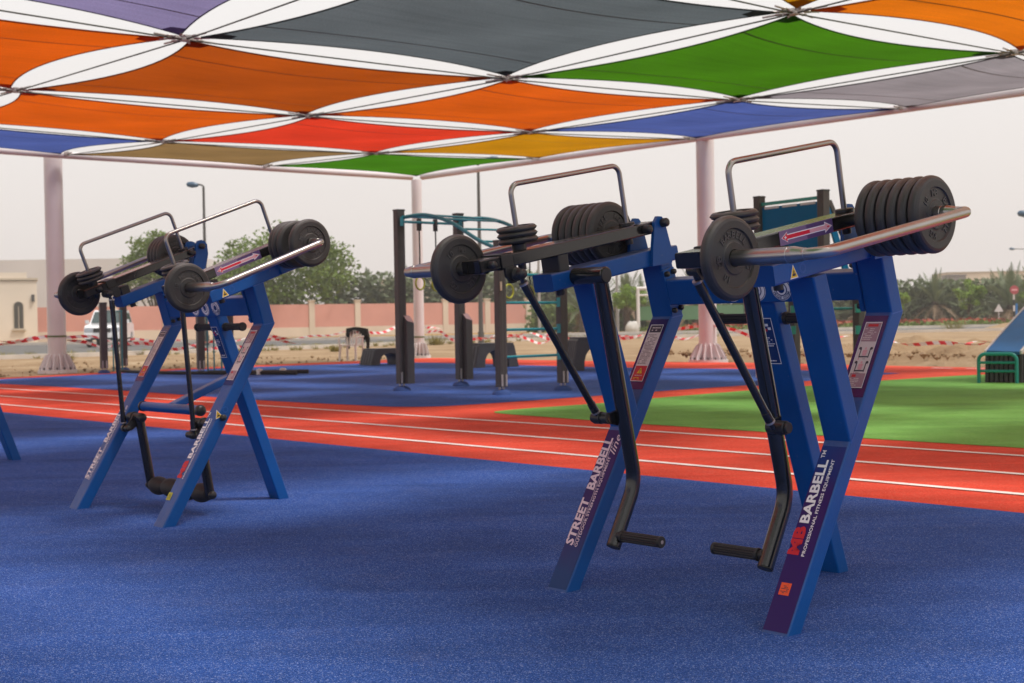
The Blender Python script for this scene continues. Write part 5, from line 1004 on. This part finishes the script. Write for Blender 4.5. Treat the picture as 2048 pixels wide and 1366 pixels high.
for _ in range(420):
    t_ = rs.random(); k_ = near[int(t_ * (len(near) - 30)) + 6]; px_, py_ = k_[0] + rs.uniform(-1.5, 1), k_[1] + (rs.uniform(.4, 4.5) if rs.random() < .75 else rs.uniform(-4, -.4)); hh = rs.uniform(.08, .28)
    for _ in range(16):
        a_ = rs.uniform(0, 2 * PI); d = Vector((math.cos(a_), math.sin(a_), 0)); p = Vector((px_, py_, -.04)) + d * rs.random() * .15; q = p + d * rs.uniform(.03, .22) + Z3 * hh * rs.uniform(.5, 1); e = Vector((-d.y, d.x, 0)) * .022; b.add([p - e, p + e, q], [(0, 1, 2)])
b.build('dry_scrub', M_tuft, label='thin dry scrub along the near kerb of the road', cat='scrub', kind='stuff')
def tuft(x, y, w_, h, label, seed):
    r = random.Random(seed); b = MB()
    for _ in range(150):
        a_ = r.uniform(0, 2 * PI); d = Vector((math.cos(a_), math.sin(a_), 0)); p = d * r.random() * w_ * .25; q = p + d * w_ * r.uniform(.05, .3) + Z3 * h * r.uniform(.4, 1); e = Vector((-d.y, d.x, 0)) * .02; b.add([p - e, p + e, q], [(0, 1, 2)])
    b.build('dry_grass_tuft', M_tuft, None, loc=(x, y, -.05), label=label, cat='grass tuft', group='dry grass tufts')
for k, (x, y, w_, h, lb) in enumerate(((-3.4, 60.5, 1.5, .55, 'dry yellow grass tuft beside the far corner column'), (-10.0, 52.5, 1.0, .35, 'dry grass tuft on the sand left of the white chair'), (27.3, 84, 2.9, .7, 'large dry grass tuft in front of the far kerb at right'), (-1.9, 58, .9, .4, 'small dry grass tuft at the foot of the middle lamp pole'), (-6.5, 50, .8, .3, 'small dry grass tuft on the sand behind the chair'), (-14.5, 44, 1.2, .3, 'dry grass tuft near the kerb at far left'))): tuft(x, y, w_, h, lb, k)

# ================================================================== dusty air
g = MB(); g.add([(x, y, z) for z in (-1.2, 12.5) for x, y in ((-160, -40), (160, -40), (160, 230), (-160, 230))], [(3, 2, 1, 0), (4, 5, 6, 7), (0, 1, 5, 4), (1, 2, 6, 5), (2, 3, 7, 6), (3, 0, 4, 7)])
hm = bpy.data.materials.new('dusty_air'); hm.use_nodes = True; t = hm.node_tree; t.nodes.remove(t.nodes['Principled BSDF']); pv_ = nd(t, 'ShaderNodeVolumePrincipled'); pv_.inputs['Color'].default_value = (.93, .88, .84, 1); pv_.inputs['Density'].default_value = .0011; pv_.inputs['Anisotropy'].default_value = .2
t.links.new(pv_.outputs[0], t.nodes['Material Output'].inputs['Volume']); g.build('haze', hm, label='thin dusty haze in the air', cat='haze', kind='stuff')
